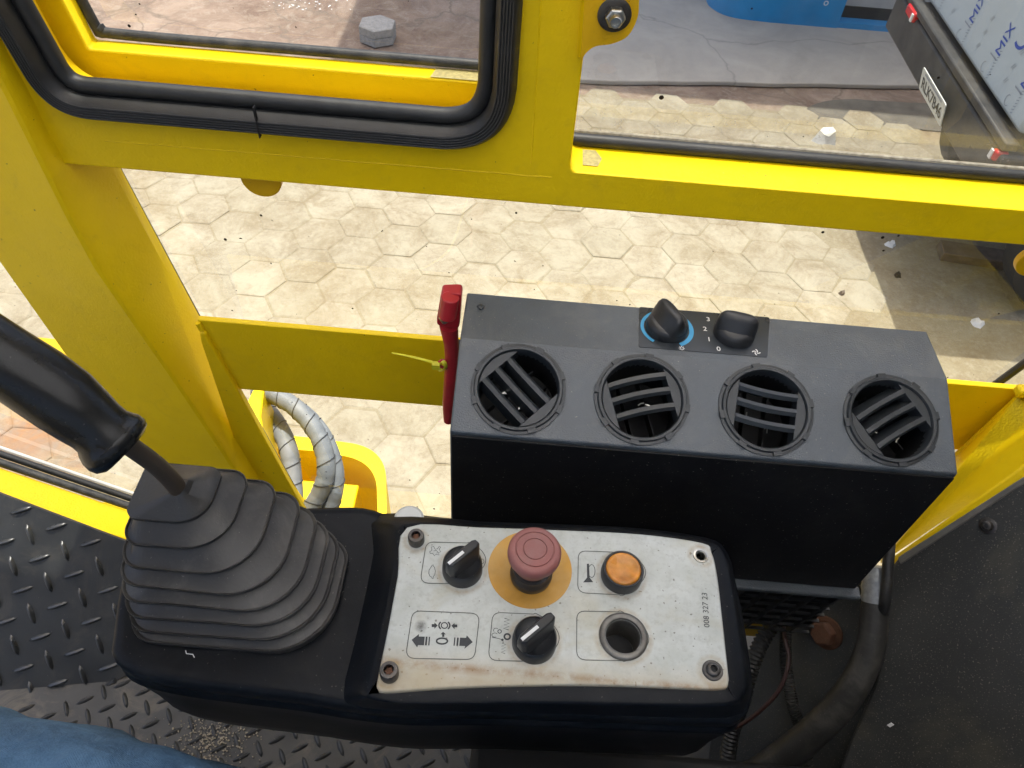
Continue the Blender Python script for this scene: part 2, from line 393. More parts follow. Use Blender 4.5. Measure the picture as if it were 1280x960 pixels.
# outdoors
def paver_mat():
    s = NT('dusty_concrete_paver')
    oi = s.n('ObjectInfo')
    a = s.mix(oi.outputs['Random'], (.315, .285, .205), (.365, .33, .245))
    a = s.mix(s.math('MULTIPLY', s.ramp(s.noise(4, 9, .75, .6), [(.42, 0.), (.62, 1.)]), .72), a, (.20, .155, .09))
    a = s.mix(s.math('MULTIPLY', s.ramp(s.noise(14, 9, .8, .5), [(.48, 0.), (.62, 1.)]), .4), a, (.17, .13, .08))
    a = s.mix(s.math('MULTIPLY', s.ramp(s.noise(1.3, 6, .65, 1), [(.55, 0.), (.75, 1.)]), .55), a, (.17, .135, .085))
    a = s.mix(s.math('MULTIPLY', s.ramp(s.noise(28, 7, .7), [(.48, 0.), (.68, 1.)]), .4), a, (.40, .36, .26))
    a = s.mix(s.ramp(s.noise(70, 3), [(.72, 0.), (.76, .8)]), a, (.12, .09, .06))
    g = s.n('VectorMath', _operation='DISTANCE'); g.inputs[1].default_value = (-1.75, 1.62, -2.4); s.l(s.co, g.inputs[0])
    g2 = s.math('MULTIPLY', s.math('SUBTRACT', .62, s.math('ADD', g.outputs['Value'], s.math('MULTIPLY', s.noise(5, 7, .7), .55))), 3.); g2 = s.math('MAXIMUM', s.math('MINIMUM', g2, .8), 0.)
    a = s.mix(g2, a, s.mix(s.ramp(s.noise(7, 7, .7, 1), [(.4, 0.), (.6, 1.)]), (.34, .15, .05), (.24, .17, .13)))
    s.col(a); s.rough(.9); s.bump(s.noise(60, 8, .7), .6, .006); return s.m
M['paver'] = paver_mat()
def ground_mat():
    s = NT('stained_dusty_ground')
    sep = s.n('SeparateXYZ'); s.l(s.co, sep.inputs[0])
    a = s.mix(s.ramp(s.noise(3, 9, .7, .8), [(.35, 0.), (.68, 1.)]), (.27, .235, .155), (.20, .165, .11))
    a = s.mix(s.math('MULTIPLY', s.ramp(s.noise(24, 8, .7), [(.5, 0.), (.65, 1.)]), .5), a, (.36, .32, .23))
    b = s.mix(s.ramp(s.noise(1.6, 9, .7, 1.5), [(.38, 0.), (.62, 1.)]), (.30, .225, .17), (.165, .11, .08))
    b = s.mix(s.math('MULTIPLY', s.ramp(s.noise(6, 8, .75, 2), [(.5, 0.), (.66, 1.)]), .6), b, (.34, .29, .23))
    vo = s.n('TexVoronoi', Scale=1.7, _feature='DISTANCE_TO_EDGE'); 
    nz = s.n('TexNoise', Scale=3., Detail=5.); s.l(s.co, nz.inputs['Vector']); av = s.n('VectorMath', _operation='ADD'); sc = s.n('VectorMath', _operation='SCALE'); sc.inputs['Scale'].default_value = .35
    s.l(nz.outputs['Color'], sc.inputs[0]); s.l(s.co, av.inputs[0]); s.l(sc.outputs[0], av.inputs[1]); s.l(av.outputs[0], vo.inputs['Vector'])
    b = s.mix(s.ramp(vo.outputs['Distance'], [(.0, 1.), (.022, 0.)]), b, (.17, .13, .10))
    f = s.math('ADD', sep.outputs[1], s.math('MULTIPLY', s.noise(2, 6), .8)); f = s.math('MULTIPLY', s.math('SUBTRACT', f, 4.55), 3.); f = s.math('MAXIMUM', s.math('MINIMUM', f, 1.), 0.)
    c = s.mix(f, a, b)
    # rusty stain in front-left
    g = s.n('VectorMath', _operation='DISTANCE'); g.inputs[1].default_value = (-2.0, 1.35, -2.4); s.l(s.co, g.inputs[0])
    g2 = s.math('MULTIPLY', s.math('SUBTRACT', .75, s.math('ADD', g.outputs['Value'], s.math('MULTIPLY', s.noise(5, 6), .5))), 4.); g2 = s.math('MAXIMUM', s.math('MINIMUM', g2, .85), 0.)
    c = s.mix(g2, c, (.36, .19, .07))
    s.col(c); s.rough(.92); s.bump(s.noise(20, 9, .7), .7, .015); return s.m
M['ground'] = ground_mat()
M['paver_bed'] = M['paver'].copy(); M['paver_bed'].name = 'sand_bed'
for _n in M['paver_bed'].node_tree.nodes:
    if _n.type == 'MIX' and _n.inputs[0].is_linked and _n.inputs[0].links[0].from_node.type == 'OBJECT_INFO':
        _n.inputs[6].default_value = (.27, .235, .155, 1); _n.inputs[7].default_value = (.27, .235, .155, 1)
def conc_mat():
    s = NT('old_grey_concrete')
    a = s.mix(s.ramp(s.noise(2.2, 9, .68, .8), [(.35, 0.), (.7, 1.)]), (.33, .305, .265), (.43, .395, .34))
    a = s.mix(s.math('MULTIPLY', s.ramp(s.noise(9, 8, .75), [(.5, 0.), (.68, 1.)]), .4), a, (.43, .40, .34))
    vo = s.n('TexVoronoi', Scale=.55, _feature='DISTANCE_TO_EDGE'); nz = s.n('TexNoise', Scale=2., Detail=5.); s.l(s.co, nz.inputs['Vector']); av = s.n('VectorMath', _operation='ADD'); sc = s.n('VectorMath', _operation='SCALE'); sc.inputs['Scale'].default_value = .4
    s.l(nz.outputs['Color'], sc.inputs[0]); s.l(s.co, av.inputs[0]); s.l(sc.outputs[0], av.inputs[1]); s.l(av.outputs[0], vo.inputs['Vector'])
    a = s.mix(s.ramp(vo.outputs['Distance'], [(.0, .45), (.005, 0.)]), a, (.14, .13, .115))
    s.col(a); s.rough(.9); s.bump(s.noise(40, 8, .7), .5, .006); return s.m
M['concrete'] = conc_mat()
M['bluewall'] = simple('blue_wall_paint', (.01, .27, .60), .6, 0, 4, .25, bs=.3, bsc=60, dust=.15, dsc=3)
M['greydoor'] = simple('light_grey_door_paint', (.40, .40, .39), .5, 0, 5, .15)
M['film'] = simple('bluish_protective_film', (.42, .50, .56), .32, 0, 3, .08, bs=.15, bsc=15)
M['filmblue'] = simple('blue_film_print', (.03, .08, .42), .4)
M['filmgrey'] = simple('grey_film_print', (.26, .30, .37), .4)
M['bumper'] = simple('dirty_dark_bumper', (.055, .055, .055), .55, .3, 14, .4, dust=.4, dcol=(.17, .16, .14), dsc=8)
M['plate_white'] = simple('licence_plate_white', (.60, .63, .60), .4, 0, 60, .2)
M['plate_ink'] = simple('licence_plate_ink', (.05, .05, .05), .5)
M['tail_red'] = simple('tail_lamp_red', (.6, .02, .02), .25)
M['tyre'] = simple('tyre_rubber', (.03, .03, .03), .8)
M['dull_patch'] = simple('dull_sill_patch', (.50, .43, .17), .65, 0, 300, .4, bs=.5)
M['hexblock'] = simple('grey_cast_concrete', (.38, .37, .35), .9, 0, 40, .3, bs=.7, bsc=90)
M['lining'] = simple('grey_cab_lining', (.5, .5, .48), .8)
M['roofpaint'] = simple('pale_roof_lining', (.6, .6, .58), .8)

# ============================================================ OUTDOORS (setting)
GZ = -2.4
bm = nb()
for i in range(41): pass
bmesh.ops.create_grid(bm, x_segments=40, y_segments=40, size=400, matrix=Matrix.Translation((0, 0, GZ-.006)))
struct('ground', bm, M['ground'])
bm = nb()
q = [at(700, 104, z=GZ), at(1140, 113, z=GZ), at(1400, 118, z=GZ)]
edge = []
for i in range(40):
    t = i/39; x = .16+(6-.16)*t; y = 4.545+(x-.24)*.135+.02*noise.noise(Vector((x*3, 0, 0)))
    edge.append(Vector((x, y, GZ)))
prism(bm, edge+[Vector((6, 9, GZ)), Vector((.16, 9, GZ))], (0, 0, .03))
struct('concrete_apron', bm, M['concrete'], bevel=.006)

bm = nb(); P = [at(px, py, z=GZ) for px, py in ((1008, 136), (1030, 127), (1065, 124), (1090, 126), (1130, 128), (1300, 140), (1300, 172), (1160, 163), (1110, 157), (1085, 158), (1060, 152), (1025, 150), (1018, 142))]  # shadow beyond the truck, put into a thin dark sheet on the ground
prism(bm, [Vector((p.x, p.y, GZ-.003)) for p in catmull(P, 4, closed=True)], (0, 0, .0055)); struct('shadow_patch', bm, simple('dark_shadow_tone', (.15, .135, .11), .9, 0, 12, .4, bs=.8, bsc=60), bevel=.002)
# hexagonal pavers: children of a 'pavement' structure bed
bm = nb(); prism(bm, [(-2.6, 1.0, GZ-.05), (2.35, 1.0, GZ-.05), (2.35, 4.42, GZ-.05), (-2.6, 4.42, GZ-.05)], (0, 0, .0510))
pav = struct('pavement', bm, M['paver_bed'])
AF = .232; Rh = AF/math.sqrt(3)
pm = []
for k in range(5):
    bm = nb(); rg = []
    jit = [(random.uniform(-.004, .004), random.uniform(-.004, .004)) for _ in range(6)]
    for (rr, zz) in ((Rh-.0025, -.03), (Rh-.0035, .0030), (Rh-.010, .0055)):
        rg.append([Vector((rr*math.cos(R(60*i))+jit[i][0], rr*math.sin(R(60*i))+jit[i][1], zz)) for i in range(6)])
    loft(bm, rg, cap0=False); me = bpy.data.meshes.new('paver'); bmesh.ops.recalc_face_normals(bm, faces=bm.faces); bm.to_mesh(me); bm.free(); me.materials.append(M['paver']); pm.append(me)
cells = []
c0, c1 = at(385, 332, z=GZ).x, at(385, 332, z=GZ).y
for i in range(-30, 40):
    for j in range(-30, 40):
        x = c0+i*Rh*1.5; y = c1+j*AF+(AF/2 if i % 2 else 0)
        v = CAMROT.transposed() @ Vector((x, y, GZ)); px, py = 640+FOC*v.x/-v.z, 480-FOC*v.y/-v.z
        if -80 < px < 1330 and -60 < py < 760 and 1.05 < y < 4.40 and x < 2.3 and x > -2.55:
            if x > 1.5+.25*math.sin(y*5) and y < 3.9: continue       # worn away under the sand on the right
            cells.append((y, x))
cells.sort()
for y, x in cells[:296]:
    o = bpy.data.objects.new('paver', random.choice(pm)); C.objects.link(o); o.parent = pav
    o.location = (x, y, GZ-.001+random.uniform(-.002, .0015)); o.rotation_euler = (random.uniform(-.012, .012), random.uniform(-.012, .012), R(60)*random.randint(0, 5)+random.uniform(-.01, .01))
print('pavers', len(cells))

def litter(name, label, cat, px, py, r, m, z=GZ, h=.02, seed=1):
    rr = random.Random(seed); c = at(px, py, z=z); bm = nb(); n = 9
    ring = [Vector((c.x+r*rr.uniform(.6, 1.2)*math.cos(2*math.pi*i/n), c.y+r*rr.uniform(.5, 1.1)*math.sin(2*math.pi*i/n), z+.001)) for i in range(n)]
    top = [c+(p-c)*.6+Vector((0, 0, h*rr.uniform(.6, 1.3))) for p in ring]
    loft(bm, [ring, top]); return tag(obj(name, bm, m, smooth=True, ang=50), label, cat)
litter('plastic_scrap', 'crumpled white plastic scrap on the sand in front of the grey concrete apron', 'litter', 1030, 176, .075, M['paper'], h=.07, seed=3)
litter('paper_scrap', 'small white paper scrap lying in the truck shadow', 'litter', 1113, 307, .028, M['paper'], seed=5)
litter('paper_scrap', 'white scrap on the sunlit sand right of the black heater box', 'litter', 1221, 405, .035, M['paper'], seed=6)
litter('pebble', 'dark pebble in the shade above the heater box', 'stone', 1121, 345, .022, M['dark'], seed=7)
litter('pebble', 'small brown pebble on the sand left of the truck shadow', 'stone', 1052, 368, .02, M['wood'], seed=8)
# broken glass glinting at the very top
bm = nb()
for i in range(110):
    c = at(random.gauss(385, 28), random.uniform(-16, 13), z=GZ+.004); s = random.uniform(.003, .011)
    a = random.random()*6.28
    poly(bm, [c+Vector((s*math.cos(a+t), s*math.sin(a+t), random.uniform(0, .006))) for t in (0, 2.1, 4.2)])
mg = NT('broken_glass'); mg.col((.8, .85, .85)); mg.rough(.15); mg.p.inputs['Specular IOR Level'].default_value = 1
tag(obj('broken_glass', bm, mg.m), 'glinting crumbs of broken glass scattered on the brown ground', 'broken glass', kind='stuff')
# hexagonal concrete block on the ground
c = at(472, 52, z=GZ); t = thing('concrete_block', 'grey hexagonal concrete block standing on the stained ground beyond the left window', 'block', c)
for k in range(2):
    bm = nb(); lathe(bm, c+Vector((0, .03, .055*k)), (0, 0, 1), [(.118, .0), (.125, .005), (.125, .05), (.116, .0545)], 6)
    obj('slab', bm, M['hexblock'], t)
# timber plank in the shade
bm = nb(); a = at(1172, 318, z=GZ); b = at(1330, 342, z=GZ); dd = (b-a).normalized(); nn = Vector((-dd.y, dd.x, 0))
prism(bm, [a-nn*.05, b-nn*.05, b+nn*.05, a+nn*.06], (0, 0, .05))
tag(obj('timber_plank', bm, M['wood'], bevel=.004), 'weathered timber plank lying on the ground in the truck shadow', 'plank')

# blue wall with a grey door
wy = 5.78; t = thing('blue_wall', 'bright blue painted wall with rounded end standing on the grey concrete apron', 'wall', (1.2, wy, GZ))
x0 = at(885, 10, y=wy).x; x1 = 5.5; zt = GZ+3.0; zb = GZ+.028
yb = at(960, 28, z=GZ+.03).y
pts = [Vector((x0+.0, yb+1.2, zb)), Vector((x0-.01, yb+.35, zb)), Vector((x0+.03, yb+.14, zb)), Vector((x0+.16, yb+.03, zb)), Vector((x0+.42, yb, zb)), Vector((2.33, yb, zb)), Vector((2.33, yb+.05, zb)), Vector((2.33, yb+1.2, zb))]
XD = at(1050, 24, y=yb).x
pts = [Vector((XD if abs(p.x-2.33) < 1e-6 else p.x, p.y, p.z)) for p in pts]
bm = nb(); prism(bm, catmull(pts[:5], 5)[:-1]+pts[4:], (0, 0, 3.0)); obj('wall_panel', bm, M['bluewall'], t, smooth=True)
bm = nb(); prism(bm, [Vector((XD+.003, yb+.01, zb)), Vector((5.5, yb+.01, zb)), Vector((5.5, yb+1.2, zb)), Vector((XD+.003, yb+1.2, zb))], (0, 0, .04)); obj('plinth', bm, M['bluewall'], t)
bm = nb(); box(bm, ((XD+5.505)/2, yb+.13, zb+.08), (5.495-XD, .06, .08)); obj('door_sill', bm, M['dark'], t)
bm = nb(); box(bm, ((XD+5.505)/2, yb+.13, zb+1.56), (5.495-XD, .05, 2.88)); obj('door', bm, M['greydoor'], t)
text('mark', 'o', at(1033, 3, y=yb-.003), (1, 0, 0), (0, 0, 1), .05, M['white'], t)

bm = nb(); prism(bm, [Vector((-1.25, 5.12, GZ+3.5)), Vector((6.5, 5.12, GZ+3.5)), Vector((6.5, 8.0, GZ+3.75)), Vector((-1.25, 8.0, GZ+3.75))], (0, 0, .06))
tc = thing('canopy_roof', 'grey sheet canopy over the blue wall, casting its shade on the concrete apron', 'canopy', (2.5, 6.5, GZ)); obj('roof_sheet', bm, M['greydoor'], tc)
for xx in (-1.1, 2.6, 6.3):
    bm = nb(); box(bm, (xx, 7.4, GZ+1.85), (.12, .12, 3.66)); obj('post', bm, M['greydoor'], tc)
# truck seen from behind
TX = 1.75
t = thing('parked_truck', 'parked truck with film wrapped pale body and dark dirty bumper beyond the right window', 'truck', (TX, 3.3, GZ))
def tp(px, py, dx=0): p = at(px, py, x=TX); p.x += dx; return p
ybn, ybf = 2.66, at(1112, 40, x=TX).y+.05
zbt, zbb = at(1180, 97, x=TX).z+.03, at(1145, 102, x=TX).z-.01
bm = nb(); prism(bm, [Vector((TX+.05, ybn, zbt+.06)), Vector((TX+.05, 3.95, zbt+.06)), Vector((TX+.05, 3.95, GZ+1.42)), Vector((TX+.05, ybn, GZ+1.42))], (3.8, 0, 0))
body = obj('body', bm, M['film'], t, bevel=.02)
bm = nb(); box(bm, (TX+1.9, (ybn+3.95)/2, zbt-.02), (3.7, 1.1, .12)); obj('underframe', bm, M['bumper'], t)
bm = nb(); box(bm, (TX+.06, (ybn+ybf)/2, (zbt+zbb)/2), (.11, ybf-ybn+.1, zbt-zbb), Matrix.Rotation(0, 3, 'X').to_quaternion()); bp = obj('bumper', bm, M['bumper'], t, bevel=.012)
bm = nb(); box(bm, (TX+.03, (ybn+ybf)/2, zbt+.028), (.06, ybf-ybn+.08, .035)); obj('bumper_trim', bm, M['bumper'], t, bevel=.008)
# licence plate
pc = [tp(1157, 86, -.012), tp(1184, 131, -.012), tp(1170, 155, -.012), tp(1146, 107, -.012)]
yy0, yy1 = at(1170, 155, x=TX).y, at(1146, 107, x=TX).y; zc = (pc[0].z+pc[2].z)/2
L_ = .42; y_mid = (pc[0].y+pc[1].y+pc[2].y+pc[3].y)/4
tilt = Vector((-.25, 0, 1)).normalized()
bm = nb(); u = Vector((0, -1, 0)); cc = at(1164.5, 120, x=TX-.012)
prism(bm, fillet([cc+u*.165+tilt*.052, cc+u*.165-tilt*.052, cc-u*.165-tilt*.052, cc-u*.165+tilt*.052], .012, 3), (.004, 0, .001))
lp = obj('licence_plate', bm, M['plate_white'], t)
nrm = u.cross(tilt)
text('plate_characters', 'RLK7B46', cc-tilt*.010+nrm*.001, u, tilt, .053, M['plate_ink'], lp, bold=.012)
bm = nb(); strip(bm, [cc+u*.12+tilt*.038, cc-u*.12+tilt*.038], .008, nrm, lift=.0016); obj('plate_band', bm, M['filmgrey'], lp)
for (px, py, w2, nm) in ((1137, 16, .05, 'far'), (1241, 193, .04, 'near')):
    c = at(px, py, x=TX-.01); bm = nb(); box(bm, (TX+.015, c.y, c.z), (.05, .12 if nm == 'far' else .035, .045 if nm == 'far' else .04)); tl = obj('tail_light', bm, M['tail_red'], t, bevel=.008)
    bm = nb(); box(bm, (TX-.012, c.y-(.045 if nm == 'far' else -.012), c.z-.003), (.006, .02, .034)); obj('clear_lens', bm, M['white'], tl)
# print on the film
bmg = nb()
for i, (px, py) in enumerate(((1257, 50), (1223, 10), (1290, 92), (1328, 28), (1192, -30))):
    c = at(px, py, x=TX+.05); c.x = TX+.0485
    text('film_print', 'MIX', c, (0, 0, 1), (0, 1, 0), .050, M['filmblue'], body)
    for k in range(10): # rows of small unreadable print as fine dashes
        z0 = c.z-.15+k*.012; strip(bmg, [Vector((TX+.0485, c.y-.005+random.uniform(-.004, .004), z0)), Vector((TX+.0485, c.y-.022, z0+.007))], .003, (-1, 0, 0))
    strip(bmg, [Vector((TX+.0485, c.y+.05, c.z-.075)), Vector((TX+.0485, c.y-.012, c.z-.075))], .006, (-1, 0, 0))
    arc = [Vector((TX+.0485, c.y+.045+.02*math.sin(a*.5), c.z-.13+.02*math.cos(a*.5))) for a in range(9)]
    strip(bmg, arc, .003, (-1, 0, 0))
    for k in range(3):
        for e in (0, .012):
            q = Vector((TX+.0485, c.y-.13-e, c.z-.10+k*.055)); strip(bmg, [q, q+Vector((0, -.014, .022))], .003, (-1, 0, 0))
tag(obj('film_marks', bmg, M['filmgrey'], body), kind='stuff')
bmg = nb()
for (px, py) in ((1281, 42),):
    c = at(px, py, x=TX+.05); strip(bmg, [Vector((TX+.0485, c.y+.05*math.cos(a), c.z+.05*math.sin(a))) for a in [x*.25+1.0 for x in range(18)]], .012, (-1, 0, 0))
tag(obj('film_logo', bmg, M['filmblue'], body), kind='stuff')
for yy in (2.82, 3.80):
    for xx in (TX+.8, TX+3.2):
        bm = nb(); lathe(bm, (xx, yy-.1, GZ+.36), (0, 1, 0), [(.2, 0), (.33, 0), (.36, .02), (.36, .16), (.33, .18), (.2, .18)], 28); wl = obj('wheel', bm, M['tyre'], t, smooth=True)
        bm = nb(); lathe(bm, (xx, yy-.09, GZ+.36), (0, 1, 0), [(.19, 0), (.2, .03), (.2, .15), (.19, .16)], 24); obj('rim', bm, M['darksteel'], wl)

# ============================================================ CAB
cab = thing('cab_shell', 'yellow steel crane cab with glazed side, corner post and cross bar', 'vehicle cab', (0, 0, -1.25))
Y0, TH = .60, .046
# side frame plate with two upper openings (y = .60)
xl, xr = -.52, 1.25; zr = -.440; ztop = .36
gk_open = fillet([at(67, 139, y=Y0), at(641, 187, y=Y0)], 0)
gl_, gb, gr_ = (-.430, -.384), None, -.0165
# gasket outer path (open at top)
leftdir = (Vector((-.442, 0, -.305))-Vector((-.430, 0, -.384))).normalized()
pathp = [Vector((-.430, Y0, -.384))+Vector((leftdir.x, 0, leftdir.z))*.74, Vector((-.430, Y0, -.384)), Vector((-.017, Y0, -.384)), Vector((-.013, Y0, .355))]
go = fillet([Vector((p.x, Y0, p.z)) for p in pathp], [0, .045, .062, 0], 10, closed=False)   # runs left-top -> bottom -> right-top
hole1 = offset2(go, .007, closed=False)
xr0 = .036
hole2 = [Vector((xr0-.006, Y0, .355)), Vector((xr0, Y0, -.4015)), Vector((1.16, Y0, -.4015)), Vector((1.16, Y0, .355))]
hole2 = fillet(hole2, [.01, .008, .02, .02], 3)
for h in (hole1,):
    for p in h: p.y = Y0
outer = [Vector((-.60, Y0, .42)), Vector((-.47, Y0, zr)), Vector((1.25, Y0, zr)), Vector((1.25, Y0, .42))]
bm = nb(); plate_holes(bm, outer, [hole1, hole2], (0, TH, 0))
obj('side_frame', bm, M['yellow'], cab, bevel=.0035, seg=3)
# faint weld seams on the frame face (beads)
bm = nb()
def seam(px0, px1, r=.0009):
    a, b = at(*px0, y=Y0), at(*px1, y=Y0); P = [a.lerp(b, i/60) for i in range(61)]
    P = [p+Vector((0, .0004, .0006*noise.noise(p*60))) for p in P]; tube(bm, P, r, 6)
seam((130, 176), (690, 222)); seam((676, 0), (664, 205))
obj('weld_seam', bm, M['yellow'], cab, smooth=True)
# corner post: front face, ridge, bright chamfer
zs = [-1.32, -1.0, -.6, -.2, .42]
def xrow(z): return (-.545-.015*(z+.9)/.35*1.0 if z < -.5 else -.56-.045*(z+.55), 0)
def post_x(z):
    L = -.549+(-.032)*((z+.938)/.353); 
    # ridge
    pts = [(-1.4, -.31), (-.905, -.383), (-.749, -.408), (-.536, -.446), (-.343, -.4490), (.42, -.50)]
    for (z0, x0), (z1, x1) in zip(pts, pts[1:]):
        if z <= z1 or z1 == .42: rx = x0+(x1-x0)*(z-z0)/(z1-z0); break
    pts = [(-1.4, -.27), (-1.062, -.348), (-.832, -.381), (-.694, -.400), (-.481, -.427), (.42, -.53)]
    for (z0, x0), (z1, x1) in zip(pts, pts[1:]):
        if z <= z1 or z1 == .42: qx = x0+(x1-x0)*(z-z0)/(z1-z0); break
    return L, rx, qx
bm = nb(); rings = []
for i in range(29):
    z = -1.40+i*(.42+1.40)/28; L, rx, qx = post_x(z)
    qx = max(qx, rx-.02)
    if z > -.45: qx = min(qx, -.43)
    rings.append([Vector((L, .625, z)), Vector((L+.004, .612, z)), Vector((rx-.009, .5815, z)), Vector((rx-.004, .5800, z)), Vector((rx, .5815, z)), Vector((rx+.003, .586, z)), Vector((qx, .646, z)), Vector((qx-.004, .665, z)), Vector((L+.01, .665, z))])
loft(bm, rings); obj('corner_post', bm, M['yellow'], cab, smooth=True, ang=28)
bm = nb() # flange strip below the cross bar
fy = .606
prism(bm, [at(249, 415, y=fy), at(251, 428, y=fy), at(312, 606, y=fy), at(330, 660, y=fy), at(392, 660, y=fy), at(362, 606, y=fy), at(296, 487, y=fy), at(256, 418, y=fy)], (0, .010, 0)); obj('post_flange', bm, M['yellow'], cab, bevel=.002)
# black glass edge seal along post
bm = nb(); P = [at(px, py, y=.668) for px, py in ((143, 203), (152, 219), (251, 402), (300, 489), (370, 614))]
for i in range(1): tube(bm, catmull(P, 6), .0032, 8)
obj('glass_edge_seal', bm, M['gasket'], cab, smooth=True)
# cross bar
bm = nb(); zc0, zc1 = -.652, -.7685
ybar = .612
zt_, zb_ = at(400, 413, y=ybar).z, at(400, 495, y=ybar).z
x0_ = at(247, 401, y=ybar).x; x1_ = 1.17
prism(bm, [Vector((x0_, ybar, zt_)), Vector((x1_, ybar, zt_)), Vector((x1_, ybar, zb_)), Vector((x0_+.02, ybar, zb_))], (0, .008, 0))
obj('cross_bar', bm, M['yellow'], cab, bevel=.001)
bm = nb(); P = [at(px, py, y=ybar-.002) for px, py in ((247, 404), (262, 430), (278, 458), (292, 486))]
tube(bm, [p+Vector((0, .001, .001*math.sin(i*9.))) for i, p in enumerate(resample(catmull(P, 8), .004))], .0035, 8); obj('weld_bead', bm, M['yellow'], cab, smooth=True)
# round lug below rail
def lug(px, py, r):
    c = at(px, py, y=.62); bm = nb(); lathe(bm, c, (0, -1, 0), [(r, -.004), (r, .004)], 32); o = obj('lug', bm, M['yellow2'], cab, bevel=.001)
    return o
lug(327, 222, .020)
lug(1292, 326, .017)
# gasket: flat ribbed band, and bulb
band_o = go; band_i = offset2(go, .020, closed=False)
bm = nb(); rings = []
for a, b in zip(band_o, band_i):
    m1 = a.lerp(b, .25); m2 = a.lerp(b, .8)
    rings.append([Vector((a.x, .5995, a.z)), Vector((a.x, .592, a.z)), Vector((m1.x, .585, m1.z)), Vector((m2.x, .585, m2.z)), Vector((b.x, .592, b.z)), Vector((b.x, .604, b.z))])
loft(bm, rings); gk = obj('window_gasket', bm, M['gasket'], cab, smooth=True, ang=60)
bm = nb()
for f in (.3, .42, .54, .66, .78):
    P = [Vector((a.lerp(b, f).x, .5850, a.lerp(b, f).z)) for a, b in zip(band_o, band_i)]; tube(bm, P, .0010, 6)
tag(obj('gasket_ribs', bm, M['gasket'], gk, smooth=True), kind='stuff')
blb = offset2(go, .0262, closed=False)
bm = nb(); tube(bm, [Vector((p.x, .604, p.z)) for p in blb], .0072, 14); obj('gasket_bulb', bm, M['gasket'], gk, smooth=True)
cj = at(318, 140, y=.585); bm = nb(); box(bm, (cj.x, .5860, -.3685), (.0010, .005, .029)); obj('gasket_joint', bm, M['dark'], gk)
# sliding window sash behind the gasket
sx0, sx1, szb = -.411, -.0415, -.352
hs = [Vector((-.411+leftdir.x*.70, .655, szb+.68)), Vector((-.411, .655, szb)), Vector((-.0415, .655, szb)), Vector((-.040, .655, szb+.68))]
hs_o = [Vector((-.470+leftdir.x*.75, .655, .36)), Vector((-.450, .655, -.415)), Vector((.0, .655, -.415)), Vector((.0, .655, .36))]
hs[0].x = -.411-.10; hs[0].z = .32; hs[3].z = .32
bm = nb(); plate_holes(bm, hs_o, [fillet(hs, [.01, .003, .003, .01], 2)], (0, .020, 0))
sash = obj('window_sash', bm, M['yellow'], cab, bevel=.003, seg=3)
bm = nb(); P = [Vector((-.411-.045, .6765, szb+.30)), Vector((-.412, .6765, szb+.03)), Vector((-.404, .6765, szb+.010)), Vector((-.385, .6765, szb+.0055)), Vector((-.2, .6765, szb+.0055)), Vector((-.043, .6765, szb+.0055))]
tube(bm, catmull(P, 6), .0048, 12); obj('glazing_seal', bm, M['seal'], sash, smooth=True)
bm = nb(); poly(bm, [Vector((-.56, .684, .35)), Vector((-.43, .684, szb-.006)), Vector((-.041, .684, szb-.006)), Vector((-.041, .684, .35))]); obj('glass_pane', bm, M['glass'], sash)
# right upper window
bm = nb(); P = [Vector((xr0+.001, .655, .34)), Vector((xr0+.001, .655, -.395))]; 
P2 = [Vector((xr0+.002, .6470, -.3965)), Vector((.3, .6470, -.3965)), Vector((.36, .6470, -.3967)), Vector((1.15, .6470, -.3965))]
tube(bm, P2, .0062, 12); obj('glazing_seal', bm, M['gasket'], cab, smooth=True)
bm = nb(); tube(bm, [p+Vector((0, .0085, .0035)) for p in P2], .0024, 8); obj('sealant_line', bm, M['paperdust'], cab, smooth=True)
bm = nb(); poly(bm, [Vector((xr0-.002, .663, .38)), Vector((xr0-.002, .663, -.402)), Vector((1.18, .663, -.402)), Vector((1.18, .663, .38))]); obj('glass_pane', bm, M['glass'], cab)
# lower side glass
bm = nb(); poly(bm, [Vector((-.46, .672, -.43)), Vector((-.27, .672, -1.30)), Vector((1.18, .672, -1.30)), Vector((1.18, .672, -.43))]); obj('glass_pane', bm, M['glass'], cab)
bm = nb(); poly(bm, [Vector((-1.3, .668, .35)), Vector((-1.3, .668, -.86)), Vector((-.59, .668, -1.26)), Vector((-.59, .668, .35))]); obj('glass_pane', bm, M['glass'], cab)
# duller patches of colour on the sills
for quad in (((527, 96), (600, 103), (597, 120), (520, 113)),):
    bm = nb(); P = [Vector((-.098, .656, szb+.0008)), Vector((-.050, .656, szb+.0008)), Vector((-.050, .674, szb+.0008)), Vector((-.094, .674, szb+.0008))]; poly(bm, P); obj('dull_sill_patch', bm, M['dull_patch'], sash)
for (xa, xb, ya, yb2) in ((.048, .066, .612, .638), (.305, .345, .603, .644)):
    bm = nb(); P = [Vector((xa, ya, -.4008)), Vector((xb-.004, ya, -.4008)), Vector((xb, (ya+yb2)/2, -.4008)), Vector((xb-.006, yb2, -.4008)), Vector((xa, yb2, -.4008))]; poly(bm, P)
    if xa < .2: obj('dull_sill_patch', bm, M['dull_patch'], cab)
    else: bm.free()
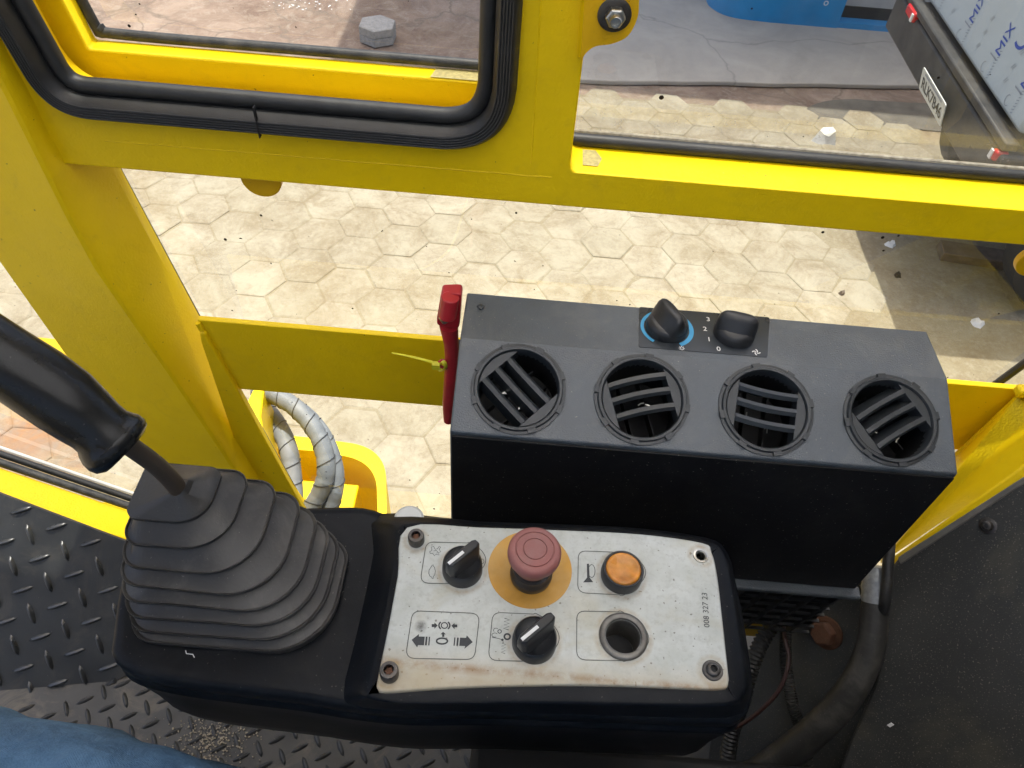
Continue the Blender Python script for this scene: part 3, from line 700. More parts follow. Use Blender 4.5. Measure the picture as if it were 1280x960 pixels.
# hinge bracket with bolt at the top of the right window
bx = .640
P = [at(px, py, y=.585) for px, py in ((735, -60), (735, 20), (727, 60), (726, 76), (733, 66), (745, 58), (765, 55), (785, 45), (797, 22), (799, -2), (799, -60))]
bm = nb(); prism(bm, catmull(P[2:10], 5)+[P[10], P[0]], (0, .006, 0)); br = obj('hinge_bracket', bm, M['yellow2'], cab, bevel=.001)
bm = nb(); prism(bm, [at(736, -60, y=.59), at(727, 72, y=.59), at(722, 72, y=.598), at(730, -60, y=.598)], (0, .01, 0)); obj('bracket_web', bm, M['yellow'], cab)
c = at(768, 18, y=.584)
bm = nb(); lathe(bm, c, (0, -1, 0), [(.0125, 0), (.0128, .0012), (.011, .0022), (.0075, .0022)], 32); obj('washer', bm, M['darksteel'], br, smooth=True)
bm = nb(); lathe(bm, c+Vector((.0005, -.002, 0)), (.03, -1, 0), [(.0078, 0), (.0078, .0055), (.0066, .0068)], 6); obj('nut', bm, M['steel'], br, bevel=.0005)
bm = nb(); lathe(bm, c+Vector((.0005, -.0085, 0)), (.03, -1, 0), [(.0045, 0), (.0045, .005), (.004, .006), (.003, .006), (.003, .003)], 20); obj('bolt', bm, M['steel'], br, smooth=True)
# front lower sill (left): yellow ledge, black seals, lower trim
def sill_pt(px, py): return at(px, py, y=.62)
sa, sb = at(-260, 497, y=.625), at(190, 648, y=.625)
dsl = (sb-sa).normalized()
def srail(dy0, dz0, dy1, dz1, dy2, dz2, dy3, dz3, nm, m, bev=.002):
    bm = nb(); rr = []
    for p in (sa, sb): rr.append([p+Vector((0, a, b)) for a, b in ((dy0, dz0), (dy1, dz1), (dy2, dz2), (dy3, dz3))])
    loft(bm, rr); return obj(nm, bm, m, cab, bevel=bev)
srail(0, 0, -.048, -.003, -.050, -.028, 0, -.028, 'front_sill', M['yellow'])
for dy, r, nm, m in ((.006, .0065, 'sill_seal', M['seal']), (.020, .0055, 'sill_seal', M['gasket'])):
    bm = nb(); tube(bm, [sa+Vector((0, dy, .004)), sa.lerp(sb, .72)+Vector((0, dy, .004)), sb+Vector((0, dy, .004))], r, 12); obj(nm, bm, m, cab, smooth=True)
bm = nb(); tube(bm, [sa+Vector((0, .030, .004)), sb+Vector((0, .030, .004))], .003, 8); obj('sealant_line', bm, M['paper'], cab, smooth=True)
srail(-.046, -.0285, -.060, -.0285, -.062, -.034, -.046, -.034, 'sill_trim', M['gasket'], .001)
# kick panel with raised tread
KP = at(145, 850, z=-1.199); KN = Vector((.12, -.70, .70)).normalized()
def kp(px, py): return at(px, py, n=KN, p=KP)
bm = nb(); prism(bm, [kp(-120, 562), kp(0, 617), kp(150, 674), kp(200, 692), kp(200, 820), kp(145, 851), kp(84, 876), kp(-120, 905)], -KN*.006)
kick = obj('kick_panel', bm, M['tread'], cab)
def lugmesh(name, L, W, H):
    bm = nb(); n = 8; top = []; bot = []
    for i in range(n): a = 2*math.pi*i/n; sx = math.cos(a); sy = math.sin(a); bot.append(Vector((L/2*sx*abs(sx)**.15, W/2*sy, 0)))
    for i in range(n): a = 2*math.pi*i/n; sx = math.cos(a); sy = math.sin(a); top.append(Vector((L*.33*sx, W*.22*sy, H)))
    loft(bm, [bot, top], cap0=False); me = bpy.data.meshes.new(name); bmesh.ops.recalc_face_normals(bm, faces=bm.faces); bm.to_mesh(me); bm.free()
    for p in me.polygons: p.use_smooth = True
    return me
def inside(p, poly_):
    c = False; n = len(poly_)
    for i in range(n):
        x1, y1 = poly_[i]; x2, y2 = poly_[i-1]
        if (y1 > p[1]) != (y2 > p[1]) and p[0] < (x2-x1)*(p[1]-y1)/(y2-y1)+x1: c = not c
    return c
def toPix(P):
    v = CAMROT.transposed() @ P; return (640+FOC*v.x/-v.z, 480-FOC*v.y/-v.z)
def tread(parent, o, ux, uy, n, rng, pitch, mesh, keep, limit, rows_angle):
    """rows of alternately turned lugs, each a piece of its own"""
    cnt = 0; loc0 = Vector((0, 0, 0)); q = parent
    while q: loc0 += q.location; q = q.parent
    pos = []
    for i in range(-rng, rng):
        for j in range(-rng, rng):
            P = o+ux*(i*pitch)+uy*(j*pitch); k = (i+j) % 2
            if keep(toPix(P)): pos.append((P, k))
    pos.sort(key=lambda t: t[0].length)
    for P, k in pos[:limit]:
        a = rows_angle+(math.pi/2 if k else 0)
        x = ux*math.cos(a)+uy*math.sin(a); y = n.cross(x)
        Mx = Matrix((x, y, n)).transposed().to_4x4(); Mx.translation = P-loc0
        ob = bpy.data.objects.new('tread_lug', mesh); C.objects.link(ob); ob.parent = parent; ob.matrix_local = Mx; cnt += 1
    return cnt
lm = lugmesh('tread_lug', .034, .0085, .0052); lm.materials.append(M['lug'])
ku = (kp(110, 700)-kp(10, 745)).normalized(); kv = KN.cross(ku)
ux_ = kp(82+16.5, 700-5)-kp(82-16.5, 700+5); ux_ = (ux_-KN*ux_.dot(KN)); pit = ux_.length; ux_.normalize(); uy_ = KN.cross(ux_)
pit = ((kp(93, 714)-kp(49, 699)).length/math.sqrt(2)+pit)/2
print('pitch', pit)
n1 = tread(kick, kp(49, 698), ux_, uy_, KN, 18, pit, lm, lambda p: inside(p, [(-60, 600), (0, 628), (150, 684), (160, 838), (84, 866), (-60, 885)]), 290, 0)
bm = nb(); P = [kp(84, 886)+KN*.001, kp(145, 850)+KN*.001]; tube(bm, [P[0].lerp(P[1], i/20)+KN*.0015*noise.noise(P[0].lerp(P[1], i/20)*200) for i in range(21)], .004, 8); obj('weld_bead', bm, M['tread'], cab, smooth=True)
# cab walls, roof, door side (surrounding shell, mostly out of view)
bm = nb(); prism(bm, [Vector((-1.25, .66, -1.26)), Vector((1.2, .66, -1.26)), Vector((1.2, .66, -1.19)), Vector((-1.25, .66, -1.19))], (0, -.05, 0)); obj('bottom_rail', bm, M['yellow'], cab)
bm = nb(); plate_holes(bm, [Vector((-1.05, -.75, .44)), Vector((1.2, -.75, .44)), Vector((1.2, .735, .44)), Vector((-1.0, .735, .44))], [[Vector((-.45, -.45, .44)), Vector((.72, -.45, .44)), Vector((.72, .52, .44)), Vector((-.45, .52, .44))]], (0, 0, .05)); obj('roof', bm, M['roofpaint'], cab)
bm = nb(); box(bm, (.135, .035, .475), (1.17, .97, .004)); obj('roof_fill_hatch', bm, M['milky'], cab)  # unseen roof window, made large and milky to spread soft light inside
for (x, y) in ((-.95, -.7), (1.15, -.7), (-1.0, .60)):
    bm = nb(); box(bm, (x, y, -.40), (.07, .07, 1.68)); obj('pillar', bm, M['yellow'], cab)
bm = nb(); box(bm, (1.19, -.05, -.40), (.04, 1.3, 1.66)); obj('rear_wall', bm, M['sidepanel'], cab)
bm = nb(); plate_holes(bm, [Vector((-.95, -.76, -1.23)), Vector((1.15, -.76, -1.23)), Vector((1.15, -.76, .43)), Vector((-.95, -.76, .43))], [[Vector((-.85, -.76, -.42)), Vector((.70, -.76, -.42)), Vector((.70, -.76, .36)), Vector((-.85, -.76, .36))]], (0, .04, 0)); obj('door_panel', bm, M['lining'], cab)  # unseen door; its window opening is enlarged to let fill light in
bm = nb(); poly(bm, [Vector((-.86, -.74, -.43)), Vector((.71, -.74, -.43)), Vector((.71, -.74, .37)), Vector((-.86, -.74, .37))]); obj('glass_pane', bm, M['glass'], cab)
bm = nb(); box(bm, (0, 0, -1.6), (2.0, 1.15, .66)); obj('chassis_deck', bm, M['yellow'], cab, bevel=.01)
for x in (-.7, .75):
    for y in (-.62, .42):
        bm = nb(); lathe(bm, (x, y-.1, GZ+.42), (0, 1, 0), [(.2, 0), (.38, 0), (.42, .03), (.42, .2), (.38, .23), (.2, .23)], 32); obj('wheel', bm, M['tyre'], cab, smooth=True)

# floor of the cab
bm = nb(); prism(bm, [Vector((-1.1, -.72, -1.206)), Vector((1.15, -.72, -1.206)), Vector((1.15, .61, -1.206)), Vector((-1.1, .61, -1.206))], (0, 0, .006))
fl = struct('floor', bm, M['tread_floor'])
lm2 = lugmesh('tread_lug', .027, .0075, .0036); lm2.materials.append(M['lug_floor'])
fu = (at(424, 905, z=-1.2)-at(400, 917, z=-1.2)).normalized(); fv = Vector((-fu.y, fu.x, 0))
n2 = tread(fl, Vector((-.45, .30, -1.2)), fu, fv, Vector((0, 0, 1)), 40, .026, lm2, lambda p: inside(p, [(-40, 880), (84, 884), (150, 846), (400, 880), (700, 930), (700, 985), (-40, 985)]), 295, 0)
bm = nb()
for i in range(420):
    c = at(random.gauss(265, 26), random.gauss(922, 14), z=-1.199); s = random.uniform(.0006, .0022)
    box(bm, c+Vector((0, 0, s*.5)), (s, s*random.uniform(.5, 1.5), s), Matrix.Rotation(random.random()*3, 3, 'Z').to_quaternion())
tag(obj('grit', bm, simple('pale_grit', (.42, .36, .26), .9)), 'pale sandy grit spilled on the floor tread under the console', 'grit', kind='stuff')
print('lugs', n1, n2)

# rear gusset and rear post (yellow, right edge)
bm = nb(); a = at(1194, 570, y=.604); 
P = [at(1272, 497, y=.603), at(1186, 575, y=.603)]
# inner face of the rear post: slanted plate rising to the right
G0, G1 = at(1276, 492, y=.60), at(1150, 608, y=.60)
rp = [at(1276, 492, y=.60), at(1190, 572, y=.60), at(1100, 660, y=.60)]
QN = Vector((-.62, -.55, .56)).normalized(); QP = at(1235, 657, x=.5)+Vector((.03, .03, -.02))
def qp(px, py, d=0): return at(px, py, n=QN, p=QP)+QN*d
bm = nb(); prism(bm, [rp[0], rp[2], qp(1100, 705), qp(1330, 550), at(1330, 480, y=.60)], (.012, .014, -.004)); 
obj('rear_gusset', bm, M['yellow'], cab, bevel=.001)
bm = nb(); prism(bm, [qp(1090, 715, .002), qp(1330, 545, .002), qp(1330, 565, .006), qp(1090, 735, .006)], -QN*.010); obj('gusset_edge', bm, M['yellow'], cab, bevel=.003)
bm = nb(); tube(bm, [p+Vector((0, -.002, .0012*math.sin(i*7))) for i, p in enumerate(resample([rp[0], rp[1]], .004))], .0035, 8); obj('weld_bead', bm, M['yellow'], cab, smooth=True)
bm = nb(); box(bm, at(1278, 489, y=.60), (.014, .014, .012)); obj('weld_bead', bm, M['yellow'], cab, bevel=.003)
bm = nb(); tube(bm, [at(1240, 484, y=.668), at(1300, 440, y=.668)], .005, 8); obj('glass_edge_seal', bm, M['gasket'], cab)

# ============================================================ right side cover panel
SN = Vector((-.75, -.45, .48)).normalized(); SP = at(1235, 657, x=.5)
def sp(px, py, d=0): return at(px, py, n=SN, p=SP)+SN*d
t = thing('side_cover', 'black speckled sheet cover with dusty smears at the lower right of the cab', 'panel', sp(1200, 900))
P = [sp(1108, 716), sp(1125, 694), sp(1290, 590), sp(1640, 385), sp(1900, 1050), sp(1020, 1050), sp(1060, 930), sp(1095, 850), sp(1104, 770)]
bm = nb(); prism(bm, P, -SN*.010); obj('cover_sheet', bm, M['sidepanel'], t, bevel=.004, seg=3)
bm = nb(); prism(bm, [sp(1122, 697, .0012), sp(1292, 588, .0012), sp(1294, 596, .0014), sp(1126, 706, .0014)], -SN*.004); obj('worn_edge', bm, M['dustedge'], t, bevel=.0015)
bm = nb(); prism(bm, [sp(1109, 906, .0), sp(1114, 903, .0), sp(1118, 906, .0), sp(1113, 909, .0)], SN*.0012); obj('paint_chip', bm, M['white'], t)
c = sp(1235, 657, .0); bm = nb(); lathe(bm, c, SN, [(.0082, 0), (.0085, .001), (.007, .0016)], 24); w_ = obj('washer', bm, M['darksteel'], t, smooth=True)
bm = nb(); lathe(bm, c+SN*.0016, SN, [(.0058, 0), (.0055, .0025), (.0040, .0042), (.0026, .0044), (.0024, .0018)], 24); obj('screw', bm, M['darksteel'], w_, smooth=True)
t2 = thing('mounting_plate', 'dusty grey steel plate behind the thick hose under the heater box', 'plate', sp(1000, 900, -.05))
P = [sp(926, 800, -.045), sp(960, 772, -.045), sp(1020, 750, -.045), sp(1064, 722, -.045), sp(1140, 708, -.045), sp(1150, 800, -.045), sp(1150, 1050, -.045), sp(850, 1050, -.045), sp(868, 900, -.045)]
bm = nb(); prism(bm, P, -SN*.008); obj('plate', bm, M['greyplate'], t2, bevel=.003)
c = sp(1012, 799, -.044); bm = nb(); lathe(bm, c, SN+Vector((-.1, -.1, 0)), [(.0205, 0), (.0205, .003), (.019, .004)], 36); wb = obj('washer', bm, M['rust'], t2, smooth=True)
bm = nb(); ax = (SN+Vector((-.15, .05, .05))).normalized(); lathe(bm, c+SN*.004, ax, [(.0155, 0), (.0155, .010), (.0135, .0125)], 6); obj('hex_bolt', bm, M['rust'], t2, bevel=.0015)
# yellow deck glimpsed below
bm = nb(); box(bm, (.30, .52, -1.02), (.22, .06, .22)); obj('yellow_bracket', bm, M['yellow2'], cab)
# dark seat base under console
t = thing('seat_base', 'black seat base box beneath the control console', 'seat base', (.2, .1, -1.2))
bm = nb(); a = at(588, 945, z=-.84); box(bm, ((a.x+.36)/2, .12, -1.02), (.36-a.x, .22, .36)); obj('base_box', bm, M['dark'], t, bevel=.008)

# ============================================================ hoses and cables
def hpath(pts, d): return catmull([sp(px, py, dd) for (px, py), dd in zip(pts, d)], 8)
t = thing('rubber_hose', 'thick black rubber hose with silver tape cuff curving under the heater box', 'hose', sp(1095, 745, .02))
P = hpath([(1097, 722), (1095, 760), (1090, 815), (1066, 866), (1022, 914), (968, 955), (905, 990)], [.0, .003, .008, .015, .02, .02, .02])
bm = nb(); tube(bm, P, .0150, 24, rf=lambda L, i: .0142+.0045*min(1, L/.25)); obj('hose', bm, M['hose'], t, smooth=True)
bm = nb(); a, b = sp(1096, 708, .0), sp(1096, 752, .002)
PP = [a.lerp(b, i/10) for i in range(11)]; tube(bm, PP, .0160, 20, rf=lambda L, i: .0158+.0006*math.sin(i*2.3)-.004*max(0, 3-i)/3); obj('tape_cuff', bm, M['tape'], t, smooth=True)
bm = nb(); P = catmull([sp(1118, 660, .01), sp(1117, 700, .014), sp(1114, 745, .015), sp(1100, 770, .0), sp(1070, 790, -.02)], 8); tube(bm, P, .0062, 12)
tag(obj('black_cable', bm, M['conduit'], smooth=True), 'thin black cable hanging beside the silver tape cuff', 'cable')
def corr(pts, d, r, pitch, name, label, m):
    P = resample(hpath(pts, d), pitch/4); bm = nb(); tube(bm, P, r, 16, rf=lambda L, i: r*(1.0 if i % 4 < 2 else .80)); return tag(obj(name, bm, m, smooth=True, ang=60), label, 'cable conduit')
corr([(966, 735), (959, 776), (950, 806), (942, 840), (936, 872), (926, 908), (920, 945), (918, 1000)], [-.05, -.02, .0, .01, .015, .02, .02, .02], .0105, .0052, 'corrugated_conduit', 'coarsely corrugated black conduit closest to the console corner', M['conduit'])
corr([(962, 735), (966, 780), (972, 830), (982, 880), (990, 916), (996, 970)], [-.06, -.035, -.02, -.015, -.02, -.03], .0078, .0030, 'corrugated_conduit', 'finely ribbed dark conduit between the coarse conduit and rusty bolt', M['hose'])
bm = nb(); P = hpath([(960, 735), (964, 770), (978, 795), (986, 825), (980, 858), (962, 882), (935, 902), (900, 915)], [-.1, -.04, -.005, 0, .01, .02, .025, .03]); tube(bm, P, .0026, 8)
tag(obj('maroon_wire', bm, M['redwire'], smooth=True), 'thin dark red and black wire looping behind the conduits', 'wire')

# ============================================================ heater / air conditioning box
ac = thing('heater_box', 'black cab heater box with four round air vents and two dials', 'heater', (.17, .47, -.8))
AX0, AX1 = -.050, .390
F1 = Vector((0, .39, -.529)); F2 = Vector((0, .471, -.4965)); F3 = Vector((0, .533, -.4985))
sl_ = .0
prof = [F1, F2, F3, Vector((0, .5335, -.76)), Vector((0, .39, -.750))]
bm = nb(); rings = []
for x in (AX0, AX1): rings.append([Vector((x, p.y, p.z)) for p in prof])
# front vent face carries holes: build faces separately
VN = Vector((1, 0, 0)).cross(F2-F1).normalized()
if VN.z < 0: VN = -VN
VV = (F2-F1).normalized(); VU = Vector((1, 0, 0))
vc = [at(px, py, n=VN, p=F1) for px, py in ((648, 486), (802, 499), (957, 512), (1113, 525))]
def shell():
    a, b = rings
    va = [bm.verts.new(p) for p in a]; vb = [bm.verts.new(p) for p in b]; n = len(a)
    bm.faces.new(va); bm.faces.new(vb[::-1])
    for i in range(1, n): bm.faces.new((va[i], va[(i+1) % n], vb[(i+1) % n], vb[i]))
shell()
bm2 = nb(); HR = .0385
outer = [Vector((AX0, F1.y, F1.z)), Vector((AX1, F1.y, F1.z)), Vector((AX1, F2.y, F2.z)), Vector((AX0, F2.y, F2.z))]
holes = [[c+VU*HR*math.cos(2*math.pi*i/40)+VV*HR*math.sin(2*math.pi*i/40) for i in range(40)] for c in vc]
edges = []
for lp_ in [outer]+holes:
    a = [bm.verts.new(p) for p in lp_]; edges += [bm.edges.new((a[i], a[(i+1) % len(a)])) for i in range(len(a))]
bmesh.ops.triangle_fill(bm, use_beauty=True, edges=edges)
bmesh.ops.remove_doubles(bm, verts=bm.verts, dist=.00005)
bm2.free()
obj('housing', bm, M['ac'], ac, bevel=.0016, seg=3, ang=12)
# scattered fasteners / dimples
bm = nb(); box(bm, ((AX0+AX1)/2, .3888, -.641), (AX1-AX0-.0035, .0022, .216)); obj('front_shade_sheet', bm, M['ac_shaded'], ac, bevel=.0006)  # thin added sheet that carries the front's shade in its colour
bm = nb(); lathe(bm, at(601, 384, z=-.4975)+Vector((0, 0, .0006)), (0, 0, 1), [(.0032, 0), (.0034, .0008), (.0022, .0016)], 16); obj('rivet', bm, M['vent'], ac, smooth=True)
bm = nb(); lathe(bm, Vector((AX0, .42, at(560, 597, y=.42).z)), (-1, 0, 0), [(.0045, 0), (.0045, .002), (.003, .003)], 16); obj('screw', bm, M['dark'], ac, smooth=True)
slat_dirs = [-44, 17, -8, 34]                # degrees in the vent plane
for vi, (c, dg) in enumerate(zip(vc, slat_dirs)):
    c = c+VN*.0004
    bm = nb(); lathe(bm, c, VN, [(.0352, -.012), (.0350, .0012), (.0362, .0034), (.0385, .0036), (.0392, .0024), (.0394, .0012), (.0420, .0010), (.0422, -.002)], 72, False, False)
    v = obj('air_vent', bm, M['vent'], ac, smooth=True, ang=40)
    for k in range(8):
        bm = nb(); a = R(45*k+dg+20); u_ = VU*math.cos(a)+VV*math.sin(a); w2 = VN.cross(u_)
        rot = Matrix((u_, w2, VN)).transposed().to_quaternion(); box(bm, c+u_*.0402+VN*.0019, (.0042, .0072, .0028), rot)
        obj('rim_tab', bm, M['vent'], v)
    # barrel wall, dark back
    bm = nb(); lathe(bm, c, VN, [(.0352, .0005), (.0352, -.055)], 48, False, True); obj('barrel', bm, M['dark'], v, smooth=True)
    a = R(dg); s_ = VU*math.cos(a)+VV*math.sin(a); p_ = VN.cross(s_)
    # chord cheeks holding the louvre
    for sg in (-1, 1):
        bm = nb(); ch = .0262; ri = .0349; am = math.acos(ch/ri)
        pts = [c+(s_*math.cos(x)*sg+p_*math.sin(x))*ri for x in [-am+2*am*i/10 for i in range(11)]]
        prism(bm, [q_+VN*.0014 for q_ in pts], -VN*.016); obj('cheek', bm, M['vent'], v, bevel=.0004)
    for k, off in enumerate((-.0125, .0025, .0165)):
        if vi == 0: off += -.004
        if vi == 3: off += -.002
        hl = min(.0262, math.sqrt(max(.0001, .0345**2-off**2))*.995); bend = (-.0004, .0016, -.0016, .0012)[vi]
        tl_ = R((18, -24, -10, -30)[vi]); wv = (p_*math.sin(tl_)+VN*math.cos(tl_)); th = VN.cross(s_)*1.0
        rings_ = []
        for i in range(9):
            f = -1+2*i/8; q_ = c+s_*hl*f+p_*(off+bend*(1-f*f))+VN*(.0004)
            nn_ = wv; tt = s_.cross(nn_).normalized()
            e = []
            for (aa, bb) in ((0, .0034), (-.0030, .0026), (-.010, .0014), (-.018, .0004), (-.018, -.0004), (-.010, -.0014), (-.0030, -.0026), (0, -.0034), (.0022, 0)): e.append(q_+nn_*(aa)+tt*bb)
            rings_.append(e)
        bm = nb(); loft(bm, rings_); obj('louvre', bm, M['vent'], v, smooth=True, ang=60)
    # glinting bits and inner crossed vane deep in the barrel
    bm = nb()
    for k in range(2):
        q_ = c+p_*0+s_*(-.010+.019*k)-VN*.034; rot = Matrix((s_, p_, VN)).transposed().to_quaternion(); box(bm, q_, (.0012, .056, .014), rot)
    tag(obj('inner_vanes', bm, M['dark'], v), kind='stuff')
    bm = nb()
    rr = random.Random(vi+4)
    for k in range(3):
        a2 = rr.uniform(0, 6); q_ = c+s_*rr.uniform(-.012, .012)+p_*rr.uniform(-.02, .0)-VN*.015; d2 = (s_*math.cos(a2)+p_*math.sin(a2))
        strip(bm, [q_, q_+d2*.003+p_*.0006, q_+d2*.006], .0011, VN)
    tag(obj('wire_clip', bm, M['steel'], v), kind='stuff')
# dial label
LZ = -.4965
topn = (F3-F2).cross(Vector((1, 0, 0))).normalized()
if topn.z < 0: topn = -topn
def tp2(px, py, l=0): return at(px, py, n=topn, p=F2)+topn*l
bm = nb(); prism(bm, fillet([tp2(799, 384), tp2(962, 397), tp2(959, 447), tp2(798, 434)], .002, 2), topn*.0005); lab = obj('dial_label', bm, M['label_strip'], ac)
tu, tv = Vector((1, 0, 0)), (F3-F2).normalized()
c1_, c2_ = tp2(833, 411), tp2(917, 418)
bm = nb()
def arcstrip(bm, c, r, a0, a1, w_, n, l, N=40):
    strip(bm, [c+tu*r*math.cos(R(a0+(a1-a0)*i/N))+tv*r*math.sin(R(a0+(a1-a0)*i/N)) for i in range(N+1)], w_, n, lift=l)
arcstrip(bm, c1_, .0232, -62, 60, .0042, topn, .0008); arcstrip(bm, c1_, .0228, 118, 235, .0030, topn, .0008); tag(obj('blue_scale', bm, M['blueprint'], lab), kind='stuff')
for s_t, px, py in (('3', 885, 400), ('2', 881, 412), ('1', 886, 425), ('0', 898, 437)):
    text('dial_number', s_t, tp2(px, py), tu, tv, .0056, M['white'], lab, lift=.0008, bold=.01)
# sun and fan symbols
bm = nb(); cs = tp2(852, 436)
for k in range(8): a = k*math.pi/4; d2 = tu*math.cos(a)+tv*math.sin(a); strip(bm, [cs+d2*.0016, cs+d2*.0028], .0006, topn, lift=.0008)
arcstrip(bm, cs, .0014, 0, 360, .0005, topn, .0009, 16)
cs = tp2(945, 441)
for k in range(4):
    a = k*math.pi/2+.4; strip(bm, [cs+(tu*math.cos(a+t*.5)+tv*math.sin(a+t*.5))*(.0008+.0012*t) for t in (0, .6, 1.2, 1.8, 2.4)], .0011, topn, lift=.0008)
tag(obj('dial_symbols', bm, M['white'], lab), kind='stuff')
def dial(c, ang, nm='dial_knob', k=1.0):
    """round base with a high waisted grip bar"""
    bm = nb(); lathe(bm, c, topn, [(.0195*k, 0), (.0195*k, .006), (.0180*k, .010), (.015*k, .0118), (.006*k, .012)], 48); o = obj(nm, bm, M['knob'], ac, smooth=True, ang=60)
    a = R(ang); u_ = tu*math.cos(a)+tv*math.sin(a); v_ = topn.cross(u_); rings_ = []
    for (z_, L, W) in ((.004, .0188, .0170), (.010, .0194, .0135), (.016, .0192, .0098), (.021, .0182, .0072), (.0245, .0158, .0050), (.0256, .0125, .0028)):
        e = []
        for i in range(24):
            t_ = 2*math.pi*i/24; cx, sy = math.cos(t_), math.sin(t_); e.append(c+topn*z_*k+u_*L*k*math.copysign(abs(cx)**.75, cx)+v_*W*k*math.copysign(abs(sy)**.9, sy))
        rings_.append(e)
    bm = nb(); loft(bm, rings_); obj('grip_bar', bm, M['knob'], o, smooth=True, ang=70)
    bm = nb(); strip(bm, [c+u_*.0150*k+topn*.0258*k*.985, c+u_*.006*k+topn*.0258*k], .0009, topn); 
    bm.free()
dial(c1_, 118); dial(c2_, -12, k=.97)
# bottom ledge and grille
yb_ = .39
bm = nb(); z0 = -.752; box(bm, (.17+.03, yb_-.004, z0-.004), (.39, .014, .008)); obj('bottom_ledge', bm, M['ac'], ac, bevel=.002)
gz0, gz1 = -.758, -.880
bm = nb(); box(bm, (.2175, .4025, (gz0+gz1)/2), (.335, .01, gz0-gz1)); box(bm, (.2175, .45, gz1-.001), (.335, .1, .004)); obj('grille_back', bm, M['dark'], ac)
bm = nb()
for k in range(13): box(bm, (.055+k*.0265, .392, (gz0+gz1)/2), (.0028, .006, gz0-gz1), Matrix.Rotation(R(14), 3, 'Y').to_quaternion())
for k in range(8): box(bm, (.2175, .3925, gz0-.004-k*.0168), (.335, .0035, .0024))
tag(obj('grille', bm, M['knob'], ac), kind='stuff')

# ============================================================ emergency hammer, cable tie
hx = -.066
t = thing('emergency_hammer', 'red emergency hammer clipped upright to the left side of the heater box', 'hammer', (hx, .53, -.52))
A, B = at(561, 367, y=.545), at(557, 400, y=.545)
c = at(561, 384, y=.53); 
bm = nb(); pts = [at(px, py, y=.520) for px, py in ((551, 368), (577, 367), (574, 411), (546, 407), (546, 398))]
prism(bm, fillet(pts, .004, 3), (0, .014, 0)); obj('head', bm, M['red'], t, bevel=.003, seg=3)
bm = nb(); a_, b_ = at(563, 371, y=.516), at(559, 396, y=.514); tube(bm, [a_, b_], .0085, 18); obj('head_barrel', bm, M['red'], t, bevel=.001, smooth=True)
bm = nb(); cc_ = at(556, 398, y=.513); lathe(bm, cc_, (-.1, -.6, -.6), [(.0062, -.003), (.0058, .0015), (.0012, .0055)], 16); obj('steel_tip', bm, M['steel'], t, smooth=True)
bm = nb(); rings_ = []
for (px, py, w2) in ((561, 408, .0095), (564, 430, .0075), (565, 452, .0072), (564, 480, .0082), (562, 505, .0080), (561, 526, .006)):
    q_ = at(px, py, y=.524); rings_.append([q_+Vector((w2*math.cos(a)*1.0, w2*math.sin(a)*.9, 0)) for a in [x*math.pi/6 for x in range(12)]])
loft(bm, rings_); obj('handle', bm, M['red'], t, smooth=True)
bm = nb(); q_ = at(555, 455, y=.52); tube(bm, [q_+Vector((.0055*math.cos(a), 0, .0055*math.sin(a))) for a in [x*math.pi/6 for x in range(13)]], .0016, 8); obj('loop', bm, M['red'], t, smooth=True)
bm = nb(); q0, q1 = at(556, 432, y=.565), at(552, 506, y=.575); box(bm, ((hx+.006), .57, (q0.z+q1.z)/2), (.012, .012, q0.z-q1.z)); obj('wall_clip', bm, M['dark'], t)
bm = nb(); P = [at(px, py, y=yy) for px, py, yy in ((490, 441, .600), (515, 446, .59), (538, 452, .57), (548, 456, .53), (554, 452, .515), (557, 459, .513), (551, 463, .52), (546, 457, .525))]
tube(bm, catmull(P, 8), .0018, 8, flat=.5, rf=lambda L, i: .0012+.0010*min(1, i/20)); q_ = at(545, 457, y=.517); box(bm, q_, (.008, .006, .0065))
tag(obj('cable_tie', bm, M['tie'], smooth=True, ang=40), 'yellow nylon cable tie looped round the red hammer, tail pointing left', 'cable tie')

# ============================================================ control console
PZ = -.540
con = thing('control_console', 'black armrest console with joystick boot and worn pale switch plate', 'control console', (-.03, .24, -.7))
def px_ring(pts, z): return [at(px, py, z=z) for px, py in pts]
O = [(200, 648), (300, 640), (400, 636), (455, 636), (492, 648), (512, 660), (600, 662), (700, 664), (800, 671), (875, 684), (908, 705), (921, 750), (931, 800), (940, 850), (938, 880), (922, 902), (880, 903), (800, 900), (700, 896), (600, 893), (510, 893), (440, 886), (380, 876), (300, 866), (225, 856), (165, 842), (141, 822), (142, 795), (150, 740), (165, 690)]
Ow = catmull(px_ring(O, -.58), 3, closed=True)
def inset(P, d): # shrink towards inside (points run clockwise seen from above?)
    area = sum(P[i-1].x*P[i].y-P[i].x*P[i-1].y for i in range(len(P)))
    return offset2(P, d if area > 0 else -d, True, (0, 1))
rings_ = []
for z_, d_i in ((-.574, .010), (-.5745, .005), (-.5765, .0015), (-.581, 0), (-.592, .0005), (-.596, .003), (-.599, .001), (-.603, -.001), (-.609, .001), (-.630, .003), (-.655, .006), (-.690, .008), (-.720, .013), (-.738, .024), (-.744, .040)):
    r_ = inset(Ow, d_i); rings_.append([Vector((p.x, p.y, z_)) for p in r_])
bm = nb(); loft(bm, rings_); body_c = obj('body', bm, M['console'], con, smooth=True, ang=55)
